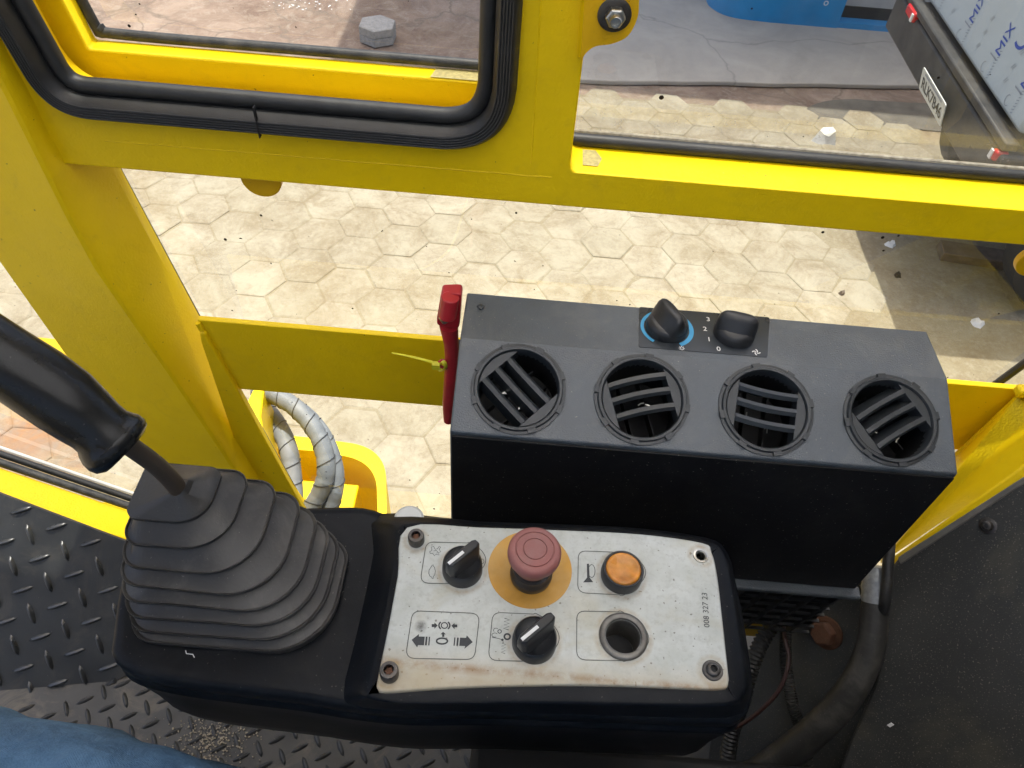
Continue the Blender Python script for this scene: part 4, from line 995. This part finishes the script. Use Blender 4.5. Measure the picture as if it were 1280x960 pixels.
# housing that carries the switch plate, with a ramp up from the boot tray
Tt = [(503, 655), (600, 656), (700, 659), (800, 664), (880, 675), (904, 690), (914, 730), (922, 780), (932, 845), (928, 868), (905, 881), (800, 881), (700, 879), (600, 879), (500, 879), (463, 872), (459, 862), (470, 810), (483, 750), (494, 690)]
Bt = [(470, 642), (600, 652), (700, 656), (800, 662), (884, 675), (910, 692), (920, 730), (930, 780), (940, 850), (936, 878), (912, 898), (800, 896), (700, 893), (600, 890), (500, 888), (440, 882), (424, 864), (436, 810), (450, 750), (462, 690)]
tr_, br_ = px_ring(Tt, -.5445), px_ring(Bt, -.578)
bm = nb(); r0 = catmull(br_, 3, closed=True); r1 = catmull(tr_, 3, closed=True)
mid = [Vector((a.x*.25+b.x*.75, a.y*.25+b.y*.75, -.549)) for a, b in zip(r0, r1)]
mid0 = [Vector((a.x*.8+b.x*.2, a.y*.8+b.y*.2, -.573)) for a, b in zip(r0, r1)]
lip = inset(r1, .0015); lip = [Vector((p.x, p.y, -.5432)) for p in lip]; lip2 = [Vector((p.x, p.y, -.5432)) for p in inset(r1, .014)]
loft(bm, [r0, mid0, mid, r1, lip, lip2], cap1=False); obj('switch_housing', bm, M['console'], con, smooth=True, ang=60)
# switch plate
pl = [(509, 658.5), (600, 658.5), (700, 662), (800, 667), (878, 678), (890, 690), (897, 720), (903, 770), (910, 835), (911, 852), (903, 861), (850, 860), (780, 857), (700, 856), (600, 858), (540, 861), (482, 865), (472, 860), (472, 848), (484, 790), (497, 720)]
plp = px_ring(pl, PZ)
bm = nb(); q_ = catmull(plp, 4, closed=True)
i1 = [Vector((p.x, p.y, PZ-.0005)) for p in q_]; i2 = [Vector((p.x, p.y, PZ)) for p in inset(q_, .0012)]
plate_rings = [[Vector((p.x, p.y, PZ-.0070)) for p in q_], [Vector((p.x, p.y, PZ-.0012)) for p in q_], [Vector((p.x, p.y, PZ-.0003)) for p in inset(q_, .0006)], [Vector((p.x, p.y, PZ)) for p in inset(q_, .0016)]]
loft(bm, plate_rings, cap0=False, cap1=False)
# top with a hole for the empty socket
sk = at(779, 796, z=PZ); hl_ = [sk+Vector((.0128*math.cos(2*math.pi*i/36), .0128*math.sin(2*math.pi*i/36), 0)) for i in range(36)]
eh = at(876, 695, z=PZ); h2_ = [eh+Vector((.0035*math.cos(2*math.pi*i/20), .0035*math.sin(2*math.pi*i/20), 0)) for i in range(20)]
ed = []
for lp_ in [plate_rings[-1], hl_, h2_]:
    a = [bm.verts.new(p) for p in lp_]; ed += [bm.edges.new((a[i], a[(i+1) % len(a)])) for i in range(len(a))]
bmesh.ops.triangle_fill(bm, use_beauty=True, edges=ed); bmesh.ops.remove_doubles(bm, verts=bm.verts, dist=.00002)
swp = obj('switch_plate', bm, M['plate'], con, smooth=True, ang=40)
def pp(px, py): return at(px, py, z=PZ)
UP = Vector((0, 0, 1)); PL = .0003
# printed frames
def frame_box(bm, pts, rad): strip(bm, fillet([pp(*p) for p in pts], rad, 5), .0006, UP, True, PL)
bmL = nb()
frame_box(bmL, ((515.7, 763.6), (599.8, 767), (593, 824.7), (506.7, 823)), .006)
def dbox(bm, tl, tr, rt, bt, bl):
    P = fillet([pp(*tl), pp(*tr)], 0); a, b, c_, d2, e_ = [pp(*p) for p in (tl, tr, rt, bt, bl)]
    rad = (c_-b).length
    arc = catmull([a.lerp(b, .9), b, (b+c_)*.5+(((b+c_)*.5-(a+e_)*.5).normalized())*rad*.16, c_, (c_+d2)*.5+(((c_+d2)*.5-(a+e_)*.5).normalized())*rad*.14, d2, d2.lerp(e_, .1)], 6)
    f1 = fillet([d2.lerp(e_, .5), e_, a, a.lerp(b, .5)], [0, .006, .006, 0], 5, closed=False)
    strip(bm, arc+f1, .0006, UP, True, PL)
dbox(bmL, (533, 677.5), (589, 679), (607, 702), (580, 730), (525, 729))
dbox(bmL, (616, 765.6), (672, 768), (699, 797.8), (672, 827), (610, 825.7))
dbox(bmL, (723, 688.7), (785, 691), (807, 717), (779.5, 744), (722, 741))
dbox(bmL, (721, 764), (778, 765), (811, 798), (783, 826), (720.7, 825))
tag(obj('printed_frames', bmL, M['printline'], swp), kind='stuff')
bmI = nb()
def PPoly(*pts): poly(bmI, [pp(*p) for p in pts], UP, PL)
def PLine(w_, *pts, closed=False): strip(bmI, [pp(*p) for p in pts], w_, UP, closed, PL)
# left and right block arrows
PPoly((514.5, 800), (524, 792.5), (523.5, 795.8), (531, 796), (530, 806.8), (522.5, 806.6), (521.5, 809.5))
PLine(.0013, (533.3, 796), (532.3, 806.8)); PLine(.0009, (536.9, 796.3), (536, 807))
PPoly((591, 802.8), (583.5, 794.3), (582.5, 797.5), (575, 797.2), (574, 807.5), (581.5, 807.8), (580.3, 811.3))
PLine(.0013, (572.4, 797.2), (571.5, 807.5)); PLine(.0009, (568.6, 797), (567.6, 807.3))
def ell(cx, cy, rx, ry, w_, a0=0, a1=360, N=28, lean=0):
    strip(bmI, [pp(cx+rx*math.cos(R(a0+(a1-a0)*i/N))-lean*math.sin(R(a0+(a1-a0)*i/N)), cy-ry*math.sin(R(a0+(a1-a0)*i/N))) for i in range(N+(0 if a1-a0 >= 360 else 1))], w_, UP, a1-a0 >= 360, PL)
ell(552.5, 801.5, 6.8, 3.6, .0012)
PPoly((553.8, 790), (550.5, 793.2), (552.8, 793.2), (552.6, 796.3), (555.4, 796.3), (555.4, 793.2), (557.6, 793.2))
ell(555.5, 782, 3.9, 3.6, .0008)
ell(555.5, 782, 6.8, 5.6, .0011, 130, 230); ell(555.5, 782, 6.8, 5.6, .0011, -50, 50)
PPoly((547.2, 782), (543, 778.3), (543, 780.3), (539.6, 780.3), (539.6, 784), (543, 784), (543, 786.2))
PPoly((564.2, 782.3), (568.2, 779), (568.2, 780.8), (571.6, 780.8), (571.6, 784.4), (568.2, 784.4), (568.2, 786.8))
# horn symbol
PPoly((733.5, 705), (736.2, 704.8), (737, 722), (741.5, 728), (728.8, 728.2), (733.8, 722))
ell(739.5, 714, 4.2, 8.0, .0005)
# springs, zero, hooks and small figure on the lower selector
zz = [(634 + (3.3 if i % 2 else -3.3), 773+i*2.1) for i in range(8)]; PLine(.0006, *[(x-(y-773)*.1, y) for x, y in zz])
zz = [(630 + (2.6 if i % 2 else -2.6), 804+i*1.9) for i in range(8)]; PLine(.0004, *[(x-(y-804)*.1, y) for x, y in zz])
ell(634, 796, 3.6, 3.4, .0013)
ell(624.5, 789.5, 2.2, 2.2, .0006); ell(618.5, 794, 3.6, 2.6, .0004, 30, 300); ell(620, 788, 3, 2.6, .0004, 40, 220); PLine(.0004, (615, 797), (622, 798), (627, 799.5)); ell(628, 800, .9, .8, .0008)
# tortoise and hare
def pic(pts, cx, cy, s): strip(bmI, [pp(cx+x*s, cy+y*s) for x, y in pts], .0004, UP, False, PL)
pic(catmull([Vector((x, y, 0)) for x, y in ((0, -8), (3, -6), (4, -1), (3, 4), (0, 7), (-3, 6), (-4, 2), (-3.5, -3), (0, -8))], 4) and [(0, -8), (1.5, -9), (1.6, -7), (3, -6), (4.2, -1), (3.4, 4), (1.5, 6), (1.5, 8.5), (.2, 8.5), (-.4, 6.5), (-2.6, 5.5), (-4, 2), (-3.6, -2.5), (-1.5, -5.5), (0, -8)], 540, 715, 1.0)
pic([(-7, 3), (-8, 1), (-5, -1), (-6, -5), (-3, -6), (-1, -2), (2, -3), (4, -6), (6, -5), (4, -2), (6, 1), (3, 2), (4, 5), (0, 4), (-2, 6), (-4, 3), (-7, 3)], 545, 689, 1.0)
pic([(-3, 0), (0, -1), (2, 1), (1, 3)], 545, 689, 1.0)
ell(602.5, 702, 2.4, 3.0, .0004)
tag(obj('printed_symbols', bmI, M['print'], swp), kind='stuff')
ud = (pp(881, 745)-pp(883.5, 780)).normalized(); vd = UP.cross(ud)
text('part_number', '008 327 23', (pp(881, 745)+pp(883.5, 780))*.5, ud, vd, .0044, M['print'], swp, lift=PL)
# smudge above left arrow
bm = nb(); c = pp(526, 783)
msm = NT('grey_smudge'); trn = msm.n('BsdfTransparent'); mx = msm.n('MixShader'); gd = msm.n('VectorMath', _operation='DISTANCE'); gd.inputs[1].default_value = c; msm.l(msm.co, gd.inputs[0])
ff = msm.math('MULTIPLY', msm.math('MAXIMUM', msm.math('SUBTRACT', .8, msm.math('MULTIPLY', gd.outputs['Value'], 150.)), 0.), msm.math('MULTIPLY', msm.noise(500, 4, .7), 1.5))
msm.l(ff, mx.inputs[0]); msm.l(trn.outputs[0], mx.inputs[1]); msm.l(msm.p.outputs[0], mx.inputs[2]); msm.col((.12, .12, .115)); msm.t.links.new(mx.outputs[0], msm.t.nodes['Material Output'].inputs[0])
poly(bm, [c+Vector((.0075*math.cos(x*.5), .0075*math.sin(x*.5), 0)) for x in range(12)], UP, .00015); obj('smudge', bm, msm.m, swp)
# grime rings are carried by the plate material; screws
def tx_screw(c, tall, r, nm='plate_screw'):
    bm = nb()
    if tall: lathe(bm, c, UP, [(r*.98, 0), (r, .001), (r, .0075), (r*.9, .0092), (r*.55, .0095), (r*.5, .007)], 32, True, False)
    else: lathe(bm, c, UP, [(r, 0), (r, .0014), (r*.93, .002), (r*.72, .002), (r*.70, .0034), (r*.55, .0046), (r*.36, .0048), (r*.33, .0025)], 32, True, False)
    o = obj(nm, bm, M['darksteel'], swp, smooth=True, ang=40)
    bm = nb(); h_ = .0068 if tall else .0024; lathe(bm, c+UP*h_, UP, [(r*.5, 0), (r*.02, .0001)], 12, wob=lambda t, h: 1 if round(t/(2*math.pi/12)) % 2 else .6); obj('drive', bm, M['rust'] if tall else M['dark'], o)
    return o
tx_screw(pp(520.5, 676), True, .0064); tx_screw(pp(487, 843), True, .0066); tx_screw(pp(890.5, 838.5), False, .0074)
bm = nb(); lathe(bm, eh, UP, [(.0062, 0), (.0060, .0010), (.0046, .0012), (.0036, .0004), (.0033, -.012)], 32, False, False); o = obj('grommet', bm, M['steel'], swp, smooth=True)
bm = nb(); lathe(bm, eh-UP*.0145, UP, [(.0036, 0), (.0034, .0004)], 20); obj('hole_bottom', bm, M['dark'], o)
# empty socket
bm = nb(); lathe(bm, sk, UP, [(.0178, 0), (.0180, .0016), (.0170, .0030), (.0145, .0034), (.0132, .0026), (.0128, -.002), (.0126, -.028)], 48, False, True); obj('empty_socket', bm, M['ring'], swp, smooth=True, ang=50)
bm = nb(); lathe(bm, sk-UP*.0279, UP, [(.0124, 0), (.0122, .0008), (.006, .0008), (.006, .004)], 32); obj('socket_floor', bm, M['dark'], swp)
# selector switches
def selector(px, py, ang, r, label):
    c = pp(px, py); bm = nb(); lathe(bm, c, UP, [(r*1.02, 0), (r*1.02, .003), (r, .0045), (r*.985, .0105), (r*.90, .0120), (r*.86, .0112), (r*.4, .0095)], 56)
    o = obj('selector_switch', bm, M['knob'], swp, smooth=True, ang=40); o['label'] = label
    a = R(ang); u_ = Vector((math.cos(a), math.sin(a), 0)); v_ = UP.cross(u_); rr_ = []
    for (z_, L, W) in ((.009, .93, .40), (.015, .97, .33), (.0255, .99, .25), (.0275, .95, .20)):
        rr_.append([c+UP*z_+u_*r*L*sx+v_*r*W*sy for sx, sy in ((-1, -.45), (-1, .45), (-.8, 1), (.8, 1), (1.0, .6), (1.0, -.6), (.8, -1), (-.8, -1))])
    bm = nb(); loft(bm, rr_); obj('handle', bm, M['knob'], o, bevel=.0008, seg=3)
    bm = nb(); box(bm, c+UP*.0277-u_*r*.42, (r*.95, .0024, .0008), Matrix.Rotation(a, 3, 'Z').to_quaternion()); obj('pointer_line', bm, M['white'], o)
    return o
selector(578, 712, 47, .0152, 'upper selector switch beside the tortoise and hare symbols')
selector(667.5, 803, 44, .0158, 'lower selector switch beside the spring symbols')
# emergency stop
ec = pp(663.5, 719)
bm = nb(); cd_ = pp(662.5, 711); lathe(bm, cd_, UP, [(.0325, 0), (.0325, .0003)], 64); obj('yellow_disc', bm, M['orange_disc'], swp)
bm = nb(); lathe(bm, ec, UP, [(.0158, .0002), (.0163, .004), (.0158, .0082), (.0150, .0092), (.0148, .0135), (.0125, .0140), (.0122, .024), (.010, .025)], 48); es = obj('stop_button_collar', bm, M['knob'], swp, smooth=True, ang=45)
def esw(t, h): return 1+(.018 if .0225 < h < .033 and int(t/(2*math.pi)*64) % 16 in (2, 4, 6) else 0)
bm = nb(); lathe(bm, ec, UP, [(.0125, .0170), (.0142, .0190), (.0150, .0260), (.0178, .0290), (.0192, .0320), (.0198, .0350), (.0196, .0385), (.0186, .0408), (.0165, .0418), (.0145, .0416), (.0142, .0409), (.0136, .0409), (.0133, .0418), (.0090, .0420), (.0087, .0413), (.0082, .0413), (.0079, .0421), (.003, .0422)], 64)
obj('stop_button', bm, M['estop'], es, smooth=True, ang=50)
# horn button
hc = pp(776.5, 719)
bm = nb(); lathe(bm, hc, UP, [(.0160, 0), (.0162, .003), (.0158, .0100), (.0150, .0115), (.0138, .0112), (.0134, .0085)], 56, True, False); hb = obj('horn_button', bm, M['ring'], swp, smooth=True, ang=45)
hb.data.materials.clear(); hb.data.materials.append(M['knob'])
bm = nb(); lathe(bm, hc, UP, [(.0134, .006), (.0134, .0112), (.0124, .0124), (.0102, .0121), (.0085, .0112), (.004, .0104), (.001, .0102)], 56); obj('amber_lens', bm, M['lens'], hb, smooth=True, ang=80)

# bellows boot: nested rounded rings leaning to the upper left
def rr_ring(xl, xr_, yt, yb2, z, k=1.0, dz=0, n=8, wav=0):
    ym = (yt+yb2)/2; xm = (xl+xr_)/2
    a = at(xl+.20*(yb2-yt), ym, z=z); b = at(xr_-.09*(yb2-yt), ym, z=z); top = at(xm, yt, z=z); bot = at(xm, yb2, z=z)
    cx, cy = (a.x+b.x)/2, (top.y+bot.y)/2; hx_, hy_ = (b.x-a.x)/2*k, (top.y-bot.y)/2*k
    pts = []
    for sx, sy, a0, rk in ((1, 1, 0, .42), (-1, 1, 90, .34), (-1, -1, 180, .42), (1, -1, 270, .92)):
        r = min(hx_, hy_)*rk
        for i in range(n+1):
            t_ = R(a0+90*i/n); pts.append(Vector((cx+sx*(hx_-r)+r*math.cos(t_), cy+sy*(hy_-r)+r*math.sin(t_), z+dz)))
    # extra points on straight sides so that they can sag
    out = []
    for i, p in enumerate(pts):
        out.append(p)
        if (i+1) % (n+1) == 0:
            q_ = pts[(i+1) % len(pts)]
            for f in (.25, .5, .75): m_ = p.lerp(q_, f); out.append(m_)
    for p in out: # slight sag and sway of the rubber
        p.z += wav*(.0016*math.sin((p.x-cx)*38+z*90)+.001*math.sin((p.y-cy)*60+z*50))
    return out
BX = [(153, 276, 580, 653), (147, 309, 583, 686), (142, 346, 594, 716), (139, 377, 607, 742), (139, 399, 624, 763), (142, 415, 640, 782), (147, 428, 652, 799), (150, 440, 664, 812)]
BZ = [-.470, -.487, -.504, -.520, -.534, -.547, -.559, -.569]
rings_ = []
x0b, x1b, y0b, y1b = BX[0]
rings_.append(rr_ring(x0b+62, x1b-42, y0b+18, y1b-38, BZ[0]+.016))
rings_.append(rr_ring(x0b+50, x1b-34, y0b+14, y1b-28, BZ[0]+.011))
rings_.append(rr_ring(x0b+14, x1b-8, y0b+4, y1b-7, BZ[0]+.0035))
for i, (bb, z_) in enumerate(zip(BX, BZ)):
    wv_ = min(1, i/3)
    if i: 
        rings_.append(rr_ring(*bb, z_, .90, .0010, wav=wv_)); rings_.append(rr_ring(*bb, z_, .965, -.0002, wav=wv_))
    rings_.append(rr_ring(*bb, z_, .985, .0008, wav=wv_)); rings_.append(rr_ring(*bb, z_, 1.0, .0009, wav=wv_)); rings_.append(rr_ring(*bb, z_, 1.002, -.0016, wav=wv_)); rings_.append(rr_ring(*bb, z_, .985, -.0026, wav=wv_))
    if i < 7: rings_.append(rr_ring(*bb, z_, .84, -.0046, wav=wv_))
    else: rings_.append(rr_ring(*bb, z_, .99, -.0095, wav=0))
bm = nb(); loft(bm, rings_); obj('bellows_boot', bm, M['boot'], con, smooth=True, ang=32)
# joystick
js = thing('joystick_tmp', 'x', 'x'); bpy.data.objects.remove(js)
s0 = at(219, 606, z=-.452); s1 = at(197, 583, z=-.428); s2 = at(166, 560, z=-.402); s3 = at(150, 548, z=-.39)
bm = nb(); tube(bm, catmull([s0-Vector((0, 0, .02)), s0, s1, s2, s3], 6), .0062, 18); jo = obj('joystick', bm, M['shaft'], con, smooth=True)
gp = [(-110, 374, 42, -.300), (-60, 406, 43, -.31), (0, 446, 44, -.325), (45, 475, 45, -.338), (80, 500, 44, -.349), (105, 520, 40, -.358), (120, 532, 37, -.364), (128, 539, 37, -.367), (133, 544, 40.5, -.370), (139, 549, 43.5, -.373), (147, 556, 44, -.376), (153, 561, 41, -.378), (157, 564, 33, -.3795)]
rings_ = []
for i, (px, py, rp_, z_) in enumerate(gp):
    c = at(px, py, z=z_); 
    a = at(*gp[max(0, i-1)][:2], z=gp[max(0, i-1)][3]); b = at(*gp[min(len(gp)-1, i+1)][:2], z=gp[min(len(gp)-1, i+1)][3])
    t_ = (b-a).normalized(); vw = c.normalized(); sd_ = t_.cross(vw).normalized(); up_ = sd_.cross(t_)
    dep = (CAMROT.transposed() @ c).z*-1; rad = rp_*dep/FOC
    rings_.append([c+sd_*rad*math.cos(k*math.pi/16)+up_*rad*.92*math.sin(k*math.pi/16) for k in range(32)])
bm = nb(); loft(bm, rings_); obj('grip', bm, M['grip'], jo, smooth=True, ang=75)
# small scratch mark on tray
bm = nb(); strip(bm, [at(px, py, z=-.5735) for px, py in ((232, 813), (233, 817), (241, 818), (243, 822))], .0007); obj('scratch_mark', bm, M['white'], con)
# bottle behind the console
t = thing('cap_bottle', 'small clear cylinder with white rim poking up behind the console corner', 'bottle', at(512, 660, z=-.60))
c = at(512, 656, z=-.575); bm = nb(); lathe(bm, c, UP, [(.0115, -.05), (.0115, .004), (.0105, .006)], 32); obj('neck', bm, M['wrap'], t, smooth=True)
bm = nb(); lathe(bm, c, UP, [(.0122, .006), (.0126, .008), (.0126, .010), (.0105, .0115)], 32); obj('cap', bm, M['cap_white'], t, smooth=True)

# ============================================================ person (only the seated leg shows)
per = thing('person', 'seated person in faded blue jeans, thigh and knee at the lower left corner', 'person', (-.3, .05, -1.2))
LEGDY = .030
def leg_rings(pts):
    rings_ = []; P = [Vector(p[:3]) for p in pts]
    for i, p in enumerate(pts):
        c = P[i]; t_ = (P[min(i+1, len(P)-1)]-P[max(i-1, 0)]).normalized(); u_ = t_.cross(Vector((0, 1, 0))).normalized(); v_ = t_.cross(u_)
        rr_ = []
        for k in range(36):
            a = 2*math.pi*k/36; d2 = u_*math.cos(a)+v_*math.sin(a)
            f = p[3]*(1+.09*noise.noise(c*16+d2*1.8)+.045*noise.noise(Vector((c.x*60, c.y*20, c.z*20))+d2*3))
            rr_.append(c+d2*f)
        rings_.append(rr_)
    return rings_
def dense(pts, n=6):
    out = catmull([Vector((p[0], p[1], p[2])) for p in pts], n); rad = catmull([Vector((p[3], 0, 0)) for p in pts], n); return [(a.x, a.y, a.z, b.x) for a, b in zip(out, rad)]
KL = [(.22, -.02, -.66, .105), (.05, .00, -.68, .090), (-.10, .006, -.672, .084), (-.25, .040, -.664, .079), (-.36, .062, -.668, .074), (-.44, .072, -.695, .070), (-.485, .076, -.76, .066), (-.49, .078, -.85, .064), (-.485, .078, -.98, .060), (-.48, .078, -1.08, .062), (-.478, .078, -1.12, .064)]
KL = [(p[0], p[1]+LEGDY, p[2]+.02, p[3]) for p in KL]
bm = nb(); loft(bm, leg_rings(dense(KL))); tr = obj('trousers', bm, M['jeans'], per, smooth=True, ang=80)
KL2 = [(p[0], -.26-p[1], p[2], p[3]) for p in KL]
bm = nb(); loft(bm, leg_rings(dense(KL2))); obj('trousers', bm, M['jeans'], per, smooth=True, ang=80)
bm = nb(); hip = []
for i in range(9):
    t_ = math.pi*i/8; hip.append([Vector((.24-.17*math.cos(t_)*.9, -.13+(.21*math.sin(t_)+.004)*math.cos(k*math.pi/14), -.655+(.115*math.sin(t_)+.003)*math.sin(k*math.pi/14))) for k in range(28)])
loft(bm, hip); obj('trouser_hips', bm, M['jeans'], per, smooth=True, ang=80)
# raised side seam of the trousers
P = [Vector((p[0], p[1]+.004, p[2]+p[3]*.985)) for p in dense(KL)[6:38]]
bm = nb(); tube(bm, [p+Vector((0, .022+.002*noise.noise(p*50), -.0035)) for p in P], .0016, 6); obj('side_seam', bm, M['jeans'], tr, smooth=True, ang=80)
for yy in (.14, -.40):
    bm = nb(); rings_ = []
    for x, w2, h_ in ((-.42, .035, .07), (-.45, .042, .085), (-.50, .045, .08), (-.58, .048, .055), (-.66, .045, .042), (-.70, .028, .034)):
        rings_.append([Vector((x, yy+w2*math.cos(a), -1.199+h_/2+h_/2*math.sin(a))) for a in [k*math.pi/8 for k in range(16)]])
    loft(bm, rings_); obj('shoe', bm, M['hose'], per, smooth=True, ang=70)
t = thing('driver_seat', 'black driver seat cushion under the seated person', 'seat', (.2, -.16, -1.0))
bm = nb(); box(bm, (.15, -.17, -.83), (.5, .48, .10)); obj('cushion', bm, M['gasket'], t, bevel=.03, seg=4)
bm = nb(); box(bm, (.48, -.17, -.50), (.12, .48, .62)); obj('backrest', bm, M['gasket'], t, bevel=.04, seg=4)

# ============================================================ outside: spiral wrapped hoses and yellow tray
def wrapped(pts, r, label):
    P = resample(catmull([at(px, py, z=z) for px, py, z in pts], 10), .004)
    bm = nb(); tube(bm, P, r, 18, rf=lambda L, i: r*(.94 if i % 9 == 0 else 1.0+.012*(i % 9)/9)); o = obj('spiral_wrapped_hose', bm, M['wrap'], smooth=True, ang=80)
    # dark helical gap line
    Q = []; prev = None; Lh = 0
    for i in range(len(P)*4-4):
        f = i/4; a = P[int(f)]; b = P[min(int(f)+1, len(P)-1)]; p = a.lerp(b, f-int(f)); t_ = (b-a).normalized() if (b-a).length > 1e-7 else t_
        if prev is None: u_, v_, _ = basis(t_)
        else: u_ = (prev-t_*prev.dot(t_)).normalized(); v_ = t_.cross(u_)
        prev = u_; an = 2*math.pi*i/36*1.0
        Q.append(p+(u_*math.cos(an)+v_*math.sin(an))*r*1.012)
    bm = nb(); tube(bm, Q, .0011, 5); obj('wrap_gap', bm, M['wrapgap'], o)
    return tag(o, label, 'hose', 'grey spiral wrapped hoses behind the corner post')
wrapped([(318, 487, -1.02), (340, 492, -1.02), (372, 512, -1.03), (398, 545, -1.05), (408, 585, -1.08), (398, 620, -1.12), (370, 660, -1.16)], .0155, 'grey spiral wrapped hose forming the inner half of the upper arc')
wrapped([(330, 490, -1.04), (372, 510, -1.05), (402, 541, -1.06), (418, 580, -1.09), (419, 612, -1.12), (408, 650, -1.16)], .0140, 'outermost grey spiral wrapped hose, nearest the yellow tray rim')
wrapped([(322, 500, -1.09), (345, 528, -1.09), (360, 560, -1.10), (366, 600, -1.13), (368, 650, -1.16)], .0160, 'grey spiral wrapped hose hanging lowest and closest to the corner post')
t = thing('outrigger_tray', 'yellow steel tray with rounded corner outside below the hoses', 'steel tray', at(420, 600, z=-1.35))
TZ = -1.26
def tz(px, py, z=TZ): return at(px, py, z=z)
oo = fillet([tz(300, 538), tz(398, 548), tz(482, 560), tz(484, 700), tz(300, 700)], [0, .01, .10, 0, 0], 10)
ii = fillet([tz(300, 556), tz(396, 564), tz(470, 577), tz(474, 700), tz(300, 700)], [0, .01, .085, 0, 0], 10)
area = sum(oo[i-1].x*oo[i].y-oo[i].x*oo[i-1].y for i in range(len(oo)))
rim = []; n_ = len(oo)
bm = nb(); lo = [Vector((p.x, p.y, TZ-.22)) for p in oo]; li = [Vector((p.x, p.y, TZ-.20)) for p in ii]
loft(bm, [lo, oo, ii, li], True, True); obj('tray', bm, M['yellow'], t, bevel=.003)
bm = nb(); a = tz(428, 640, TZ-.05); box(bm, a+Vector((-.06, .02, -.05)), (.16, .09, .10)); obj('tray_block', bm, M['yellow'], t, bevel=.003)
bm = nb(); prism(bm, [at(px, py, z=-1.0) for px, py in ((318, 484), (330, 486), (326, 520), (340, 600), (322, 580), (300, 520))], (0, .02, -.12)); tag(obj('outer_bracket', bm, M['yellow'], bevel=.002), 'narrow yellow bracket behind the spiral wrapped hoses', 'bracket')
bm = nb(); P = [at(px, py, z=-1.1) for px, py in ((36, 420), (78, 424), (118, 468), (100, 480), (50, 440))]; prism(bm, P, (0, 0, -.05)); tag(obj('outer_bracket', bm, M['yellow2'], bevel=.002), 'yellow bracket outside the front glass above the joystick grip', 'bracket')
